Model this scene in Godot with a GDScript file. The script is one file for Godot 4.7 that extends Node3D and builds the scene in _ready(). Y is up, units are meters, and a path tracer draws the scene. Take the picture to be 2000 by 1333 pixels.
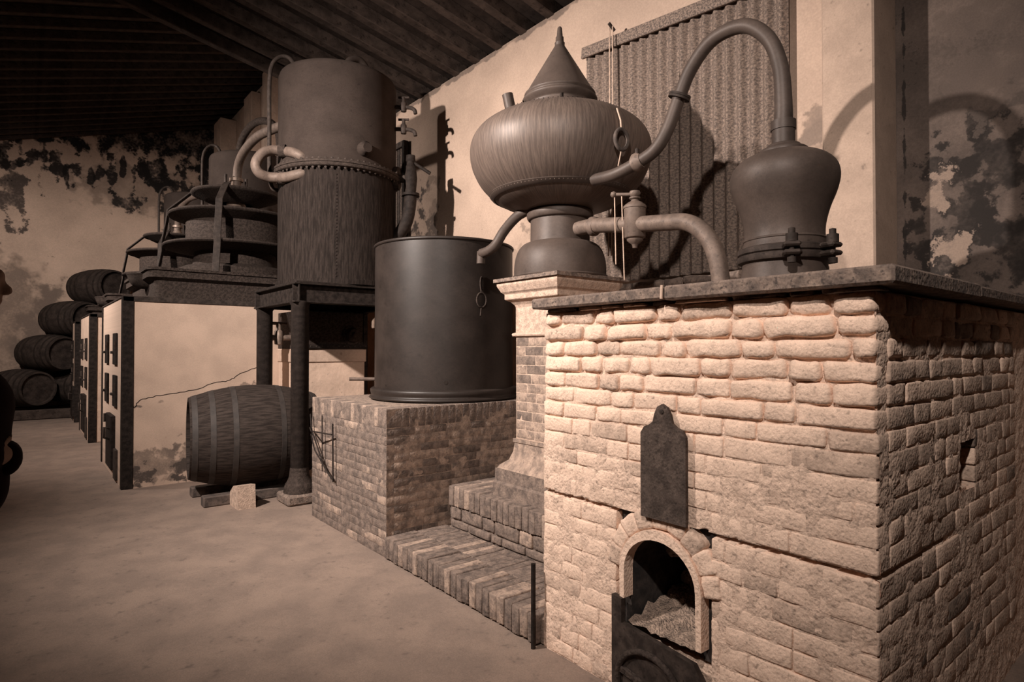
extends Node3D
# An old distillery hall: brick furnace, copper stills, iron columns, whitewashed still blocks and barrels.

var M := {}
var used := {}
var rng := RandomNumberGenerator.new()
var brick_cache := {}

# ---------------------------------------------------------------- colours
func tone(v: float) -> Color:
	# sepia tone whose linear red is v
	var k := clampf(v / 0.3, 0.0, 1.0)
	return Color(v, v * lerpf(0.73, 0.715, k), v * lerpf(0.62, 0.55, k)).linear_to_srgb()

# ---------------------------------------------------------------- textures
func noise_bytes(w: int, h: int, freq: float, sd: int, oct := 4, kind := FastNoiseLite.TYPE_SIMPLEX_SMOOTH) -> PackedByteArray:
	var n := FastNoiseLite.new()
	n.seed = sd
	n.noise_type = kind
	n.frequency = freq
	n.fractal_octaves = oct
	var im := n.get_seamless_image(w, h)
	im.convert(Image.FORMAT_L8)
	return im.get_data()

# two-tone mottled texture: lo and hi are linear tones; patch = amount of dark patches with an outline; grain = fine grain
func mottle(sd: int, lo: float, hi: float, patch: float, grain: float, coarse := 0.012, size := 512, dark := -1.0) -> ImageTexture:
	var a := noise_bytes(size, size, coarse, sd, 5)
	var b := noise_bytes(size, size, 0.25, sd + 7, 2)
	var c := noise_bytes(size, size, coarse * 3.0, sd + 13, 5)
	var d := noise_bytes(size, size, 0.07, sd + 19, 3)
	if dark < 0.0:
		dark = lo * 0.5
	var out := PackedByteArray()
	out.resize(size * size * 3)
	var ramp := []
	for i in 257:
		ramp.append(tone(maxf(0.0008, hi * 1.3 * i / 256.0)))
	for i in size * size:
		var va := a[i] / 255.0
		var vb := b[i] / 255.0 - 0.5
		var vc := c[i] / 255.0
		var vd := d[i] / 255.0 - 0.5
		var t := lo + (hi - lo) * clampf((va - 0.5) * 1.7 + 0.5 + vd * 0.7, 0.0, 1.0)
		var m := clampf((vc + vd * 0.4 + vb * 0.3 - (1.0 - patch)) * 5.0, 0.0, 1.0)
		t = lerpf(t, dark, m * 0.8)
		t *= 1.0 + vb * grain
		var col: Color = ramp[clampi(int(t / (hi * 1.3) * 256.0), 0, 256)]
		out[i * 3] = int(col.r * 255.0)
		out[i * 3 + 1] = int(col.g * 255.0)
		out[i * 3 + 2] = int(col.b * 255.0)
	return ImageTexture.create_from_image(Image.create_from_data(size, size, false, Image.FORMAT_RGB8, out))

func grey_tex(sd: int, freq: float, oct: int, size := 512) -> ImageTexture:
	return ImageTexture.create_from_image(Image.create_from_data(size, size, false, Image.FORMAT_L8, noise_bytes(size, size, freq, sd, oct)))

# plaster sheet with stains and some painted shade put where the photograph shows them; stains = [[u, v, ru, rv, tone, edge noise, strength], ...]
func stained(w: int, h: int, sd: int, lo: float, hi: float, grain: float, stains: Array, speck := 0.0) -> ImageTexture:
	var a := noise_bytes(w, h, 0.006, sd, 5)
	var b := noise_bytes(w, h, 0.25, sd + 3, 2)
	var c := noise_bytes(w, h, 0.014, sd + 5, 7)
	var d := noise_bytes(w, h, 0.09, sd + 9, 4)
	var t := PackedFloat32Array()
	t.resize(w * h)
	for i in w * h:
		var x := lo + (hi - lo) * clampf((a[i] / 255.0 - 0.5) * 1.5 + (d[i] / 255.0 - 0.5) * 0.6 + 0.5, 0.0, 1.0)
		if speck > 0.0 and c[i] * 0.5 + d[i] * 0.5 > 255.0 * (1.0 - speck):
			x *= 0.62
		t[i] = x * (1.0 + (b[i] / 255.0 - 0.5) * grain)
	for s: Array in stains:
		var x0 := clampi(int((s[0] - s[2] * 1.7) * w), 0, w - 1)
		var x1 := clampi(int((s[0] + s[2] * 1.7) * w), 0, w - 1)
		var y0 := clampi(int((s[1] - s[3] * 1.7) * h), 0, h - 1)
		var y1 := clampi(int((s[1] + s[3] * 1.7) * h), 0, h - 1)
		for y in range(y0, y1 + 1):
			for x in range(x0, x1 + 1):
				var i := y * w + x
				var du: float = (float(x) / w - s[0]) / s[2]
				var dv: float = (float(y) / h - s[1]) / s[3]
				var q: float
				if s.size() > 7:
					q = maxf(absf(du), absf(dv))
				else:
					q = sqrt(du * du + dv * dv)
				var e: float = 1.0 - q + ((c[i] / 255.0 - 0.5) * 2.6 + (d[i] / 255.0 - 0.5) * 0.45 + (b[i] / 255.0 - 0.5) * 0.35) * s[5]
				var m: float = clampf(e * 4.5, 0.0, 1.0) * s[6] * clampf(0.9 + (d[i] / 255.0 - 0.5) * 0.5 + (c[i] / 255.0 - 0.5) * 0.8, 0.4, 1.0)
				if m > 0.0:
					t[i] = lerpf(t[i], s[4] * (1.0 + (b[i] / 255.0 - 0.5) * grain), m)
	var ramp := []
	for i in 257:
		ramp.append(tone(maxf(0.003, i / 256.0)))
	var out := PackedByteArray()
	out.resize(w * h * 3)
	for i in w * h:
		var col: Color = ramp[clampi(int(t[i] * 256.0), 0, 256)]
		out[i * 3] = int(col.r * 255.0)
		out[i * 3 + 1] = int(col.g * 255.0)
		out[i * 3 + 2] = int(col.b * 255.0)
	return ImageTexture.create_from_image(Image.create_from_data(w, h, false, Image.FORMAT_RGB8, out))

func mat(key: String, tex: Texture2D, rough: float, metal := 0.0, scale := Vector3.ZERO, bump: Texture2D = null, bump_cm := 0.0, spec := 0.5) -> StandardMaterial3D:
	var m := StandardMaterial3D.new()
	m.resource_name = key
	m.albedo_texture = tex
	m.roughness = rough
	m.metallic = metal
	m.metallic_specular = spec
	if scale != Vector3.ZERO:
		m.uv1_triplanar = true
		m.uv1_world_triplanar = true
		m.uv1_scale = scale
	if bump:
		m.heightmap_enabled = true
		m.heightmap_texture = bump
		m.heightmap_scale = bump_cm
	M[key] = m
	return m

# ---------------------------------------------------------------- meshes
func quad(st: SurfaceTool, a: Vector3, b: Vector3, c: Vector3, d: Vector3) -> void:
	# clockwise seen from the front
	for p in [a, b, c, a, c, d]:
		st.add_vertex(p)

func begin(flat := true) -> SurfaceTool:
	var st := SurfaceTool.new()
	st.begin(Mesh.PRIMITIVE_TRIANGLES)
	st.set_smooth_group(-1 if flat else 0)
	return st

func done(st: SurfaceTool) -> ArrayMesh:
	st.generate_normals()
	return st.commit()

func tri_out(st: SurfaceTool, a: Vector3, b: Vector3, c: Vector3, o: Vector3) -> void:
	# triangle wound so that its front looks away from o
	var n := (b - a).cross(c - a)
	if n.dot((a + b + c) / 3.0 - o) > 0.0:
		st.add_vertex(a); st.add_vertex(c); st.add_vertex(b)
	else:
		st.add_vertex(a); st.add_vertex(b); st.add_vertex(c)

func add_cbox(st: SurfaceTool, at: Vector3, s: Vector3, r := 0.006, basis := Basis()) -> void:
	var h := s * 0.5
	r = minf(r, minf(h.x, minf(h.y, h.z)) * 0.9)
	var P := func(sx: int, sy: int, sz: int, f: int) -> Vector3:
		var v := Vector3(sx * (h.x - (0.0 if f == 0 else r)), sy * (h.y - (0.0 if f == 1 else r)), sz * (h.z - (0.0 if f == 2 else r)))
		return at + basis * v
	for s1: int in [-1, 1]:
		for f in 3:
			var q := []
			for k: Array in [[-1, -1], [1, -1], [1, 1], [-1, 1]]:
				var sg := [0, 0, 0]
				sg[f] = s1; sg[(f + 1) % 3] = k[0]; sg[(f + 2) % 3] = k[1]
				q.append(P.call(sg[0], sg[1], sg[2], f))
			tri_out(st, q[0], q[1], q[2], at); tri_out(st, q[0], q[2], q[3], at)
	for f in 3:
		var g := (f + 1) % 3
		var e := (f + 2) % 3
		for sf: int in [-1, 1]:
			for sg2: int in [-1, 1]:
				var q := []
				for k: Array in [[f, -1], [f, 1], [g, 1], [g, -1]]:
					var sg := [0, 0, 0]
					sg[f] = sf; sg[g] = sg2; sg[e] = k[1]
					q.append(P.call(sg[0], sg[1], sg[2], k[0]))
				tri_out(st, q[0], q[1], q[2], at); tri_out(st, q[0], q[2], q[3], at)
	for sx: int in [-1, 1]:
		for sy: int in [-1, 1]:
			for sz: int in [-1, 1]:
				tri_out(st, P.call(sx, sy, sz, 0), P.call(sx, sy, sz, 1), P.call(sx, sy, sz, 2), at)

func cbox(s: Vector3, r := 0.006) -> ArrayMesh:
	var st := begin()
	add_cbox(st, Vector3.ZERO, s, r)
	return done(st)

# box from corner a to corner b
func span(a: Vector3, b: Vector3, r := 0.006) -> Array:
	return [cbox((b - a).abs(), r), (a + b) * 0.5]

# old brick: rounded box with an uneven face, sizes in metres
func brick_mesh(len: float, high: float, deep: float, r: float, rough: float, variant: int) -> ArrayMesh:
	var key := "%d_%d_%d_%d_%d_%d" % [int(len * 50 + 0.5), int(high * 250 + 0.5), int(deep * 100 + 0.5), int(r * 1000), int(rough * 1000), variant]
	if brick_cache.has(key):
		return brick_cache[key]
	var n := FastNoiseLite.new()
	n.seed = variant * 31 + int(len * 1000)
	n.frequency = 9.0
	n.fractal_octaves = 2
	var h := Vector3(deep, high, len) * 0.5
	var gx := [-h.x, h.x - r, h.x]   # x is the depth, outside at -x: mirrored below
	var gy := [-h.y, -h.y + r, h.y - r, h.y]
	var gz := [-h.z, -h.z + r, -h.z * 0.33, h.z * 0.33, h.z - r, h.z]
	var shape := func(p: Vector3) -> Vector3:
		var q := Vector3(clampf(p.x, -h.x, h.x - r), clampf(p.y, -h.y + r, h.y - r), clampf(p.z, -h.z + r, h.z - r))
		var o := p - q
		var v := q + (o.normalized() * r if o.length() > 1e-6 else Vector3.ZERO)
		var w := Vector3(n.get_noise_3d(v.x + 5.0, v.y, v.z), n.get_noise_3d(v.x, v.y + 9.0, v.z), n.get_noise_3d(v.x, v.y, v.z + 3.0)) * rough
		w.x += n.get_noise_2d(v.y * 3.0 + 2.0, v.z * 3.0) * rough
		v += w
		v.x = -v.x
		return v
	var st := begin(false)
	var o := Vector3.ZERO
	for j in gy.size() - 1:          # front
		for k in gz.size() - 1:
			var a: Vector3 = shape.call(Vector3(h.x, gy[j], gz[k])); var b: Vector3 = shape.call(Vector3(h.x, gy[j + 1], gz[k]))
			var c: Vector3 = shape.call(Vector3(h.x, gy[j + 1], gz[k + 1])); var d: Vector3 = shape.call(Vector3(h.x, gy[j], gz[k + 1]))
			tri_out(st, a, b, c, o); tri_out(st, a, c, d, o)
	for s: int in [-1, 1]:
		for i in 2:
			for k in gz.size() - 1:
				var a: Vector3 = shape.call(Vector3(gx[i], h.y * s, gz[k])); var b: Vector3 = shape.call(Vector3(gx[i + 1], h.y * s, gz[k]))
				var c: Vector3 = shape.call(Vector3(gx[i + 1], h.y * s, gz[k + 1])); var d: Vector3 = shape.call(Vector3(gx[i], h.y * s, gz[k + 1]))
				tri_out(st, a, b, c, o); tri_out(st, a, c, d, o)
			for j in gy.size() - 1:
				var a: Vector3 = shape.call(Vector3(gx[i], gy[j], h.z * s)); var b: Vector3 = shape.call(Vector3(gx[i + 1], gy[j], h.z * s))
				var c: Vector3 = shape.call(Vector3(gx[i + 1], gy[j + 1], h.z * s)); var d: Vector3 = shape.call(Vector3(gx[i], gy[j + 1], h.z * s))
				tri_out(st, a, b, c, o); tri_out(st, a, c, d, o)
	var m := done(st)
	brick_cache[key] = m
	return m

# surface of revolution round y; profile = [Vector2(radius, height)], bottom to top, outside
func lathe(profile: Array, seg := 48, vscale := 1.0) -> ArrayMesh:
	var st := begin()
	var rows := []      # [r, y, normal r, normal y, v]
	var v := 0.0
	for i in profile.size() - 1:
		var a: Vector2 = profile[i]
		var b: Vector2 = profile[i + 1]
		var d := b - a
		if d.length() < 1e-6:
			continue
		var n := Vector2(d.y, -d.x).normalized()
		rows.append([a, b, n, v, v + d.length() * vscale])
		v += d.length() * vscale
	for i in rows.size():
		var na: Vector2 = rows[i][2]
		var nb: Vector2 = rows[i][2]
		if i > 0 and rows[i - 1][2].dot(rows[i][2]) > 0.62:
			na = (rows[i - 1][2] + rows[i][2]).normalized()
		if i < rows.size() - 1 and rows[i + 1][2].dot(rows[i][2]) > 0.62:
			nb = (rows[i + 1][2] + rows[i][2]).normalized()
		var a: Vector2 = rows[i][0]
		var b: Vector2 = rows[i][1]
		for s in seg:
			var pts := []
			for q: Array in [[a, na, s, rows[i][3]], [b, nb, s, rows[i][4]], [b, nb, s + 1, rows[i][4]], [a, na, s + 1, rows[i][3]]]:
				var t: float = TAU * q[2] / seg
				var dir := Vector3(cos(t), 0, sin(t))
				pts.append([dir * q[0].x + Vector3(0, q[0].y, 0), dir * q[1].x + Vector3(0, q[1].y, 0), Vector2(float(q[2]) / seg, -q[3])])
			for tr: Array in [[0, 1, 2], [0, 2, 3]]:
				if (tr[1] == 1 and b.x < 1e-5) or (tr[1] == 2 and a.x < 1e-5):
					continue
				for k: int in [tr[0], tr[2], tr[1]]:
					st.set_normal(pts[k][1]); st.set_uv(pts[k][2]); st.add_vertex(pts[k][0])
	return st.commit()

func spline(p: Array, n := 8) -> Array:
	var out := []
	for i in p.size() - 1:
		var a: Vector3 = p[maxi(i - 1, 0)]
		var b: Vector3 = p[i]
		var c: Vector3 = p[i + 1]
		var d: Vector3 = p[mini(i + 2, p.size() - 1)]
		for k in n:
			out.append(b.cubic_interpolate(c, a, d, float(k) / n))
	out.append(p[-1])
	return out

func add_tube(st: SurfaceTool, p: Array, r, seg := 14, closed := false) -> void:
	var n := p.size()
	var frames := []
	var up := Vector3.UP
	var d0: Vector3 = (p[1] - p[0]).normalized()
	if absf(d0.dot(up)) > 0.9:
		up = Vector3.RIGHT
	var x := d0.cross(up).normalized()
	for i in n:
		var d: Vector3
		if closed:
			d = (p[(i + 1) % n] - p[(i - 1 + n) % n]).normalized()
		else:
			d = (p[mini(i + 1, n - 1)] - p[maxi(i - 1, 0)]).normalized()
		x = (x - d * x.dot(d)).normalized()
		frames.append([p[i], x, d.cross(x), d])
	var R := func(i: int) -> float: return r[i] if r is Array else r
	for i in (n if closed else n - 1):
		var f: Array = frames[i]
		var g: Array = frames[(i + 1) % n]
		for s in seg:
			var vs := []
			for q: Array in [[f, s, i], [g, s, i + 1], [g, s + 1, i + 1], [f, s + 1, i]]:
				var t: float = TAU * q[1] / seg
				var nn: Vector3 = q[0][1] * cos(t) + q[0][2] * sin(t)
				vs.append([q[0][0] + nn * float(R.call(q[2] % n)), nn, Vector2(float(q[1]) / seg, q[2] * 0.2)])
			for k: int in [0, 1, 2, 0, 2, 3]:
				st.set_normal(vs[k][1]); st.set_uv(vs[k][2]); st.add_vertex(vs[k][0])
	if not closed:
		for e: Array in [[frames[0], -1.0, 0], [frames[n - 1], 1.0, n - 1]]:
			var f: Array = e[0]
			var rr: float = R.call(e[2])
			for s in seg:
				var ta := TAU * s / seg
				var tb := TAU * (s + 1) / seg
				var a: Vector3 = f[0] + (f[1] * cos(ta) + f[2] * sin(ta)) * rr
				var b: Vector3 = f[0] + (f[1] * cos(tb) + f[2] * sin(tb)) * rr
				st.set_normal(f[3] * e[1])
				for q: Vector3 in ([f[0], b, a] if e[1] > 0.0 else [f[0], a, b]):
					st.set_uv(Vector2.ZERO); st.add_vertex(q)

func tube(p: Array, r, seg := 14, closed := false) -> ArrayMesh:
	var st := begin()
	add_tube(st, p, r, seg, closed)
	return st.commit()

func ring(radius: float, r: float, seg := 32, rs := 10) -> ArrayMesh:   # torus lying in the xz plane
	var p := []
	for i in seg:
		p.append(Vector3(cos(TAU * i / seg), 0, sin(TAU * i / seg)) * radius)
	return tube(p, r, rs, true)

# polygon in the (z, y) plane pushed out from x = 0 to x = deep
func prism(poly: PackedVector2Array, deep: float) -> ArrayMesh:
	var st := begin()
	if Geometry2D.is_polygon_clockwise(poly):
		poly.reverse()
	var idx := Geometry2D.triangulate_polygon(poly)
	for i in range(0, idx.size(), 3):
		for e: Array in [[0.0, true], [deep, false]]:
			var v := []
			for k in 3:
				var q := poly[idx[i + k]]
				v.append(Vector3(e[0], q.y, q.x))
			var n: Vector3 = (v[1] - v[0]).cross(v[2] - v[0])
			# clockwise from the front: the cross product points away from the viewer
			var want := Vector3.LEFT if e[1] else Vector3.RIGHT
			if n.dot(want) > 0.0:
				var s = v[1]; v[1] = v[2]; v[2] = s
			for k in 3:
				st.add_vertex(v[k])
	for i in poly.size():
		var a := poly[i]
		var b := poly[(i + 1) % poly.size()]
		var e := b - a
		var nout := Vector3(0, -e.x, e.y)   # outside of a counter-clockwise polygon, (z, y)
		var v := [Vector3(0, a.y, a.x), Vector3(0, b.y, b.x), Vector3(deep, b.y, b.x), Vector3(deep, a.y, a.x)]
		var n: Vector3 = (v[1] - v[0]).cross(v[2] - v[0])
		if n.dot(nout) > 0.0:
			v.reverse()
		quad(st, v[0], v[1], v[2], v[3])
	return done(st)

# slab with uv 0..1 over its face: corner, across, down, thickness
func sheet(corner: Vector3, across: Vector3, down: Vector3, thick: Vector3) -> ArrayMesh:
	var st := begin()
	var mid := corner + (across + down + thick) * 0.5
	var P := func(u: float, v: float, w: float) -> void:
		st.set_uv(Vector2(u, v))
		st.add_vertex(corner + across * u + down * v + thick * w)
	var faces := [[[0, 0, 0], [1, 0, 0], [1, 1, 0], [0, 1, 0]], [[0, 0, 1], [1, 0, 1], [1, 1, 1], [0, 1, 1]], [[0, 0, 0], [1, 0, 0], [1, 0, 1], [0, 0, 1]],
		[[0, 1, 0], [1, 1, 0], [1, 1, 1], [0, 1, 1]], [[0, 0, 0], [0, 1, 0], [0, 1, 1], [0, 0, 1]], [[1, 0, 0], [1, 1, 0], [1, 1, 1], [1, 0, 1]]]
	for f: Array in faces:
		var v := []
		for k: Array in f:
			v.append(corner + across * float(k[0]) + down * float(k[1]) + thick * float(k[2]))
		var n: Vector3 = (v[1] - v[0]).cross(v[2] - v[0])
		var order := [0, 1, 2, 0, 2, 3]
		if n.dot((v[0] + v[2]) * 0.5 - mid) > 0.0:
			order = [0, 2, 1, 0, 3, 2]
		for k: int in order:
			P.call(float(f[k][0]), float(f[k][1]), float(f[k][2]))
	return done(st)

# ---------------------------------------------------------------- nodes
func numbered(n: String) -> String:
	var k: int = used.get(n, 0)
	used[n] = k + 1
	return n if k == 0 else "%s_%03d" % [n, k]

func tag(o: Node3D, label: String, category: String, group := "") -> void:
	o.set_meta("label", label)
	o.set_meta("category", category)
	if group:
		o.set_meta("group", group)

func thing(called: String, label: String, category: String, at := Vector3.ZERO, group := "") -> Node3D:
	var o := Node3D.new()
	o.name = numbered(called)
	add_child(o)
	o.position = at
	tag(o, label, category, group)
	return o

func part(parent: Node3D, called: String, mesh: Mesh, m: Material, at := Vector3.ZERO, basis := Basis()) -> MeshInstance3D:
	var o := MeshInstance3D.new()
	o.name = called
	o.mesh = mesh
	o.material_override = m
	o.transform = Transform3D(basis, at)
	parent.add_child(o, true)
	return o

func single(called: String, mesh: Mesh, m: Material, label: String, category: String, at := Vector3.ZERO, group := "", basis := Basis()) -> MeshInstance3D:
	var o := part(self, numbered(called), mesh, m, at, basis)
	tag(o, label, category, group)
	return o

func struct(called: String, mesh: Mesh, m: Material, at := Vector3.ZERO) -> MeshInstance3D:
	var o := part(self, called, mesh, m, at)
	o.set_meta("kind", "structure")
	return o

func box_struct(called: String, a: Vector3, b: Vector3, m: Material) -> MeshInstance3D:
	var s := span(a, b, 0.01)
	return struct(called, s[0], m, s[1])

func copy_of(src: Node3D, at: Vector3, label: String) -> Node3D:
	var c: Node3D = src.duplicate()
	c.name = numbered(String(src.name))
	add_child(c)
	c.position = at
	c.set_meta("label", label)
	return c

# ---------------------------------------------------------------- set-up
const W := 4.1            # the long wall behind the stills
const FAR := -17.5        # the end wall

func _ready() -> void:
	rng.seed = 11
	var cam := Camera3D.new()
	cam.name = "camera"
	add_child(cam)
	cam.position = Vector3(0, 1.5, 0)
	cam.rotation_degrees = Vector3(0.754, -39.055, 0)
	cam.fov = 59.043
	cam.near = 0.05
	cam.far = 100.0
	cam.current = true

	var we := WorldEnvironment.new()
	we.name = "world"
	var env := Environment.new()
	env.background_mode = Environment.BG_COLOR
	env.background_color = Color.BLACK
	env.tonemap_mode = Environment.TONE_MAPPER_LINEAR
	env.tonemap_exposure = 0.62
	env.sdfgi_enabled = true
	env.ssao_enabled = true
	env.ssil_enabled = true
	we.environment = env
	add_child(we)

	make_materials()
	flood(Vector3(-1.5, 4.2, -4.0), Vector3(2.9, 2.4, -4.9), 56.0, 102.0, 0.2, "hooded floodlight hung from the roof left of the stills, aimed at them")
	flood(Vector3(-1.7, 4.5, -9.2), Vector3(2.6, 2.6, -10.8), 62.0, 56.0, 0.17, "added hooded fill floodlight hung where the two roofs meet, aimed across the still blocks")  # lamp added to brighten the still blocks
	flood(Vector3(-1.6, 4.6, -11.2), Vector3(1.7, 2.4, -17.0), 58.0, 30.0, 0.26, "hooded floodlight hung from the far roof, aimed at the end wall")
	flood(Vector3(-0.6, 4.0, 0.1), Vector3(2.4, 2.1, -2.0), 38.0, 24.0, 0.13, "added hooded fill floodlight hung above the photographer, aimed at the brick furnace")  # lamp added to fill the furnace side and plinth face
	room()
	furnace()
	boiler_base()
	steps()
	pedestal()
	lentil_still()
	bell_still()
	straw()
	pipes()
	boiler()
	still_units()
	ground_barrel()
	far_barrels()
	corrugated_screen()
	wall_fittings()
	person()

func flood(at: Vector3, aim: Vector3, half: float, energy: float, added_hood: float, label: String) -> void:
	var t := thing("floodlight", label, "lamp", at)
	t.look_at_from_position(at, aim, Vector3.UP)
	part(t, "housing", cbox(Vector3(0.3, 0.22, 0.14), 0.02), M.iron, Vector3(0, 0, 0.1))
	part(t, "added_hood", cbox(Vector3(0.5, 0.008, added_hood + 0.03), 0.002), M.iron, Vector3(0, 0.124, 0.03 - added_hood * 0.5))  # plate added to keep the beam off the ceiling
	part(t, "yoke", tube([Vector3(-0.17, 0, 0.1), Vector3(-0.17, 0.2, 0.1), Vector3(0.17, 0.2, 0.1), Vector3(0.17, 0, 0.1)], 0.01, 8), M.iron)
	var up := t.basis.inverse() * Vector3.UP
	var top := roof_y(at.x, at.z) - at.y - 0.1
	part(t, "hanger", tube([Vector3(0, 0.2, 0.1), up * top], 0.012, 8), M.iron)
	var g := StandardMaterial3D.new()
	g.resource_name = "lamp_glass"
	g.albedo_color = Color(1, 0.95, 0.9)
	g.emission_enabled = true
	g.emission = Color(1.0, 0.93, 0.86)
	g.emission_energy_multiplier = 4.0
	part(t, "lamp_face", cbox(Vector3(0.26, 0.18, 0.01), 0.003), g, Vector3(0, 0, 0.026))
	var l := SpotLight3D.new()
	l.name = "light"
	l.light_color = Color(1.0, 0.955, 0.92)
	l.light_energy = energy
	l.light_size = 0.06
	l.spot_range = 40.0
	l.spot_attenuation = 2.0
	l.spot_angle = half
	l.spot_angle_attenuation = 1.0
	l.shadow_enabled = true
	t.add_child(l)

func make_materials() -> void:
	var fine := grey_tex(5, 0.08, 5)
	var rough := grey_tex(6, 0.03, 6)
	mat("plaster", mottle(21, 0.48, 0.62, 0.2, 0.2, 0.01), 0.92, 0.0, Vector3.ONE * 0.45, rough, 0.4)
	mat("whitewash", mottle(22, 0.56, 0.68, 0.16, 0.18, 0.01), 0.92, 0.0, Vector3.ONE * 0.6, rough, 0.3)
	mat("lime_brick", mottle(23, 0.7, 0.86, 0.31, 0.4, 0.02, 512, 0.36), 0.95, 0.0, Vector3.ONE * 1.3, fine, 0.3)
	mat("lime_brick_grey", mottle(24, 0.46, 0.7, 0.34, 0.36, 0.02, 512, 0.2), 0.95, 0.0, Vector3.ONE * 1.3, fine, 0.3)
	mat("lime_mortar", mottle(25, 0.6, 0.8, 0.34, 0.4, 0.02, 512, 0.28), 0.95, 0.0, Vector3.ONE * 1.3, fine, 0.4)
	mat("red_brick", mottle(26, 0.1, 0.22, 0.24, 0.45, 0.02, 512, 0.06), 0.95, 0.0, Vector3.ONE * 1.2, fine, 0.3)
	mat("red_brick_pale", mottle(27, 0.17, 0.4, 0.32, 0.4, 0.02, 512, 0.1), 0.95, 0.0, Vector3.ONE * 1.1, fine, 0.3)
	mat("red_brick_dark", mottle(28, 0.09, 0.22, 0.34, 0.45, 0.02, 512, 0.045), 0.95, 0.0, Vector3.ONE * 1.2, fine, 0.35)
	mat("brick_mortar", mottle(29, 0.2, 0.34, 0.36, 0.4, 0.03, 512, 0.1), 0.95, 0.0, Vector3.ONE * 1.2, fine, 0.4)
	mat("stone", mottle(30, 0.12, 0.27, 0.38, 0.5, 0.025, 512, 0.035), 0.9, 0.0, Vector3.ONE * 1.1, fine, 0.3)
	mat("cornice", mottle(31, 0.36, 0.56, 0.3, 0.35, 0.025, 512, 0.15), 0.92, 0.0, Vector3.ONE * 1.3, fine, 0.3)
	mat("floor", mottle(32, 0.2, 0.26, 0.24, 0.4, 0.006, 1024, 0.13), 0.95, 0.0, Vector3.ONE * 0.4, rough, 0.4)
	mat("iron", mottle(33, 0.03, 0.07, 0.3, 0.4, 0.03, 256), 0.7, 0.1, Vector3.ONE * 1.6, null, 0.0, 0.3)
	mat("iron_black", mottle(34, 0.014, 0.034, 0.3, 0.4, 0.03, 256), 0.7, 0.05, Vector3.ONE * 1.6, null, 0.0, 0.25)
	mat("iron_rust", mottle(35, 0.03, 0.075, 0.4, 0.5, 0.03, 512, 0.016), 0.85, 0.05, Vector3.ONE * 1.6, fine, 0.3, 0.25)
	mat("brass", mottle(36, 0.16, 0.3, 0.3, 0.3, 0.03, 256), 0.5, 0.4, Vector3.ONE * 2.0)
	mat("pipe", mottle(37, 0.12, 0.19, 0.3, 0.3, 0.03, 256), 0.6, 0.15, Vector3.ONE * 1.5, null, 0.0, 0.35)
	mat("plate_rust", mottle(54, 0.055, 0.1, 0.34, 0.6, 0.03, 256, 0.035), 0.85, 0.0, Vector3.ONE * 1.6, fine, 0.2, 0.25)
	mat("copper_dull", mottle(38, 0.06, 0.095, 0.2, 0.35, 0.008, 512), 0.52, 0.1, Vector3.ONE * 0.9, null, 0.0, 0.35)
	var streak := mottle(39, 0.09, 0.155, 0.3, 0.4, 0.03, 512, 0.05)
	mat("copper_streak", streak, 0.5, 0.12, Vector3.ZERO, null, 0.0, 0.4)
	M.copper_streak.uv1_scale = Vector3(16.0, 0.25, 1.0)
	mat("tank_dusty", mottle(40, 0.035, 0.05, 0.18, 0.45, 0.008, 512), 0.85, 0.0, Vector3.ONE * 0.7, null, 0.0, 0.2)
	mat("tank_rust", mottle(41, 0.014, 0.034, 0.32, 0.6, 0.03, 512, 0.009), 0.85, 0.0, Vector3.ZERO, null, 0.0, 0.2)
	M.tank_rust.uv1_scale = Vector3(9.0, 0.5, 1.0)
	mat("boiler", mottle(42, 0.022, 0.034, 0.22, 0.4, 0.008, 512), 0.46, 0.1, Vector3.ONE * 0.8, null, 0.0, 0.4)
	mat("barrel_wood", mottle(43, 0.02, 0.05, 0.26, 0.4, 0.02, 512, 0.012), 0.85, 0.0, Vector3.ZERO, null, 0.0, 0.25)
	M.barrel_wood.uv1_scale = Vector3(12.0, 0.5, 1.0)
	mat("barrel_hoop", mottle(52, 0.022, 0.045, 0.36, 0.4, 0.03, 256, 0.03), 0.75, 0.1, Vector3.ONE * 1.2)
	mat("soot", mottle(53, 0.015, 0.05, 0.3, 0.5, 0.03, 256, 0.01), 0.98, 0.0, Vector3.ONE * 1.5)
	mat("barrel_old", mottle(44, 0.022, 0.06, 0.3, 0.35, 0.02, 256, 0.012), 0.85, 0.0, Vector3.ONE * 1.2, null, 0.0, 0.25)
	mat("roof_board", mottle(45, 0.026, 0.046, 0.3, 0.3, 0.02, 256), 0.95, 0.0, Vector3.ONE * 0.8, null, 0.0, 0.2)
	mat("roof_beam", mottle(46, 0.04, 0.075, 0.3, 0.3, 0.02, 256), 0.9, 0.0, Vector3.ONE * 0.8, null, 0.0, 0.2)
	mat("sheet_metal", mottle(47, 0.08, 0.3, 0.3, 1.3, 0.06, 512, 0.03), 0.85, 0.1, Vector3(1.5, 1.5, 1.5), fine, 0.3)
	mat("rope", mottle(48, 0.4, 0.6, 0.2, 0.3, 0.03, 128), 0.95, 0.0, Vector3.ONE * 4.0)
	mat("wood", mottle(49, 0.05, 0.12, 0.3, 0.3, 0.02, 256), 0.85, 0.0, Vector3.ONE * 1.5)
	mat("ash", mottle(50, 0.25, 0.5, 0.4, 0.5, 0.03, 256, 0.1), 0.98, 0.0, Vector3.ONE * 2.0, fine, 1.5)
	mat("enamel", mottle(51, 0.3, 0.4, 0.2, 0.1, 0.03, 128), 0.4, 0.0, Vector3.ONE * 2.0)

# ---------------------------------------------------------------- the hall
func near_roof(x: float) -> float:
	return 4.86 + 0.205 * (W - x)

func far_roof(x: float) -> float:
	return 7.4 - 0.29 * (W - x)

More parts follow.
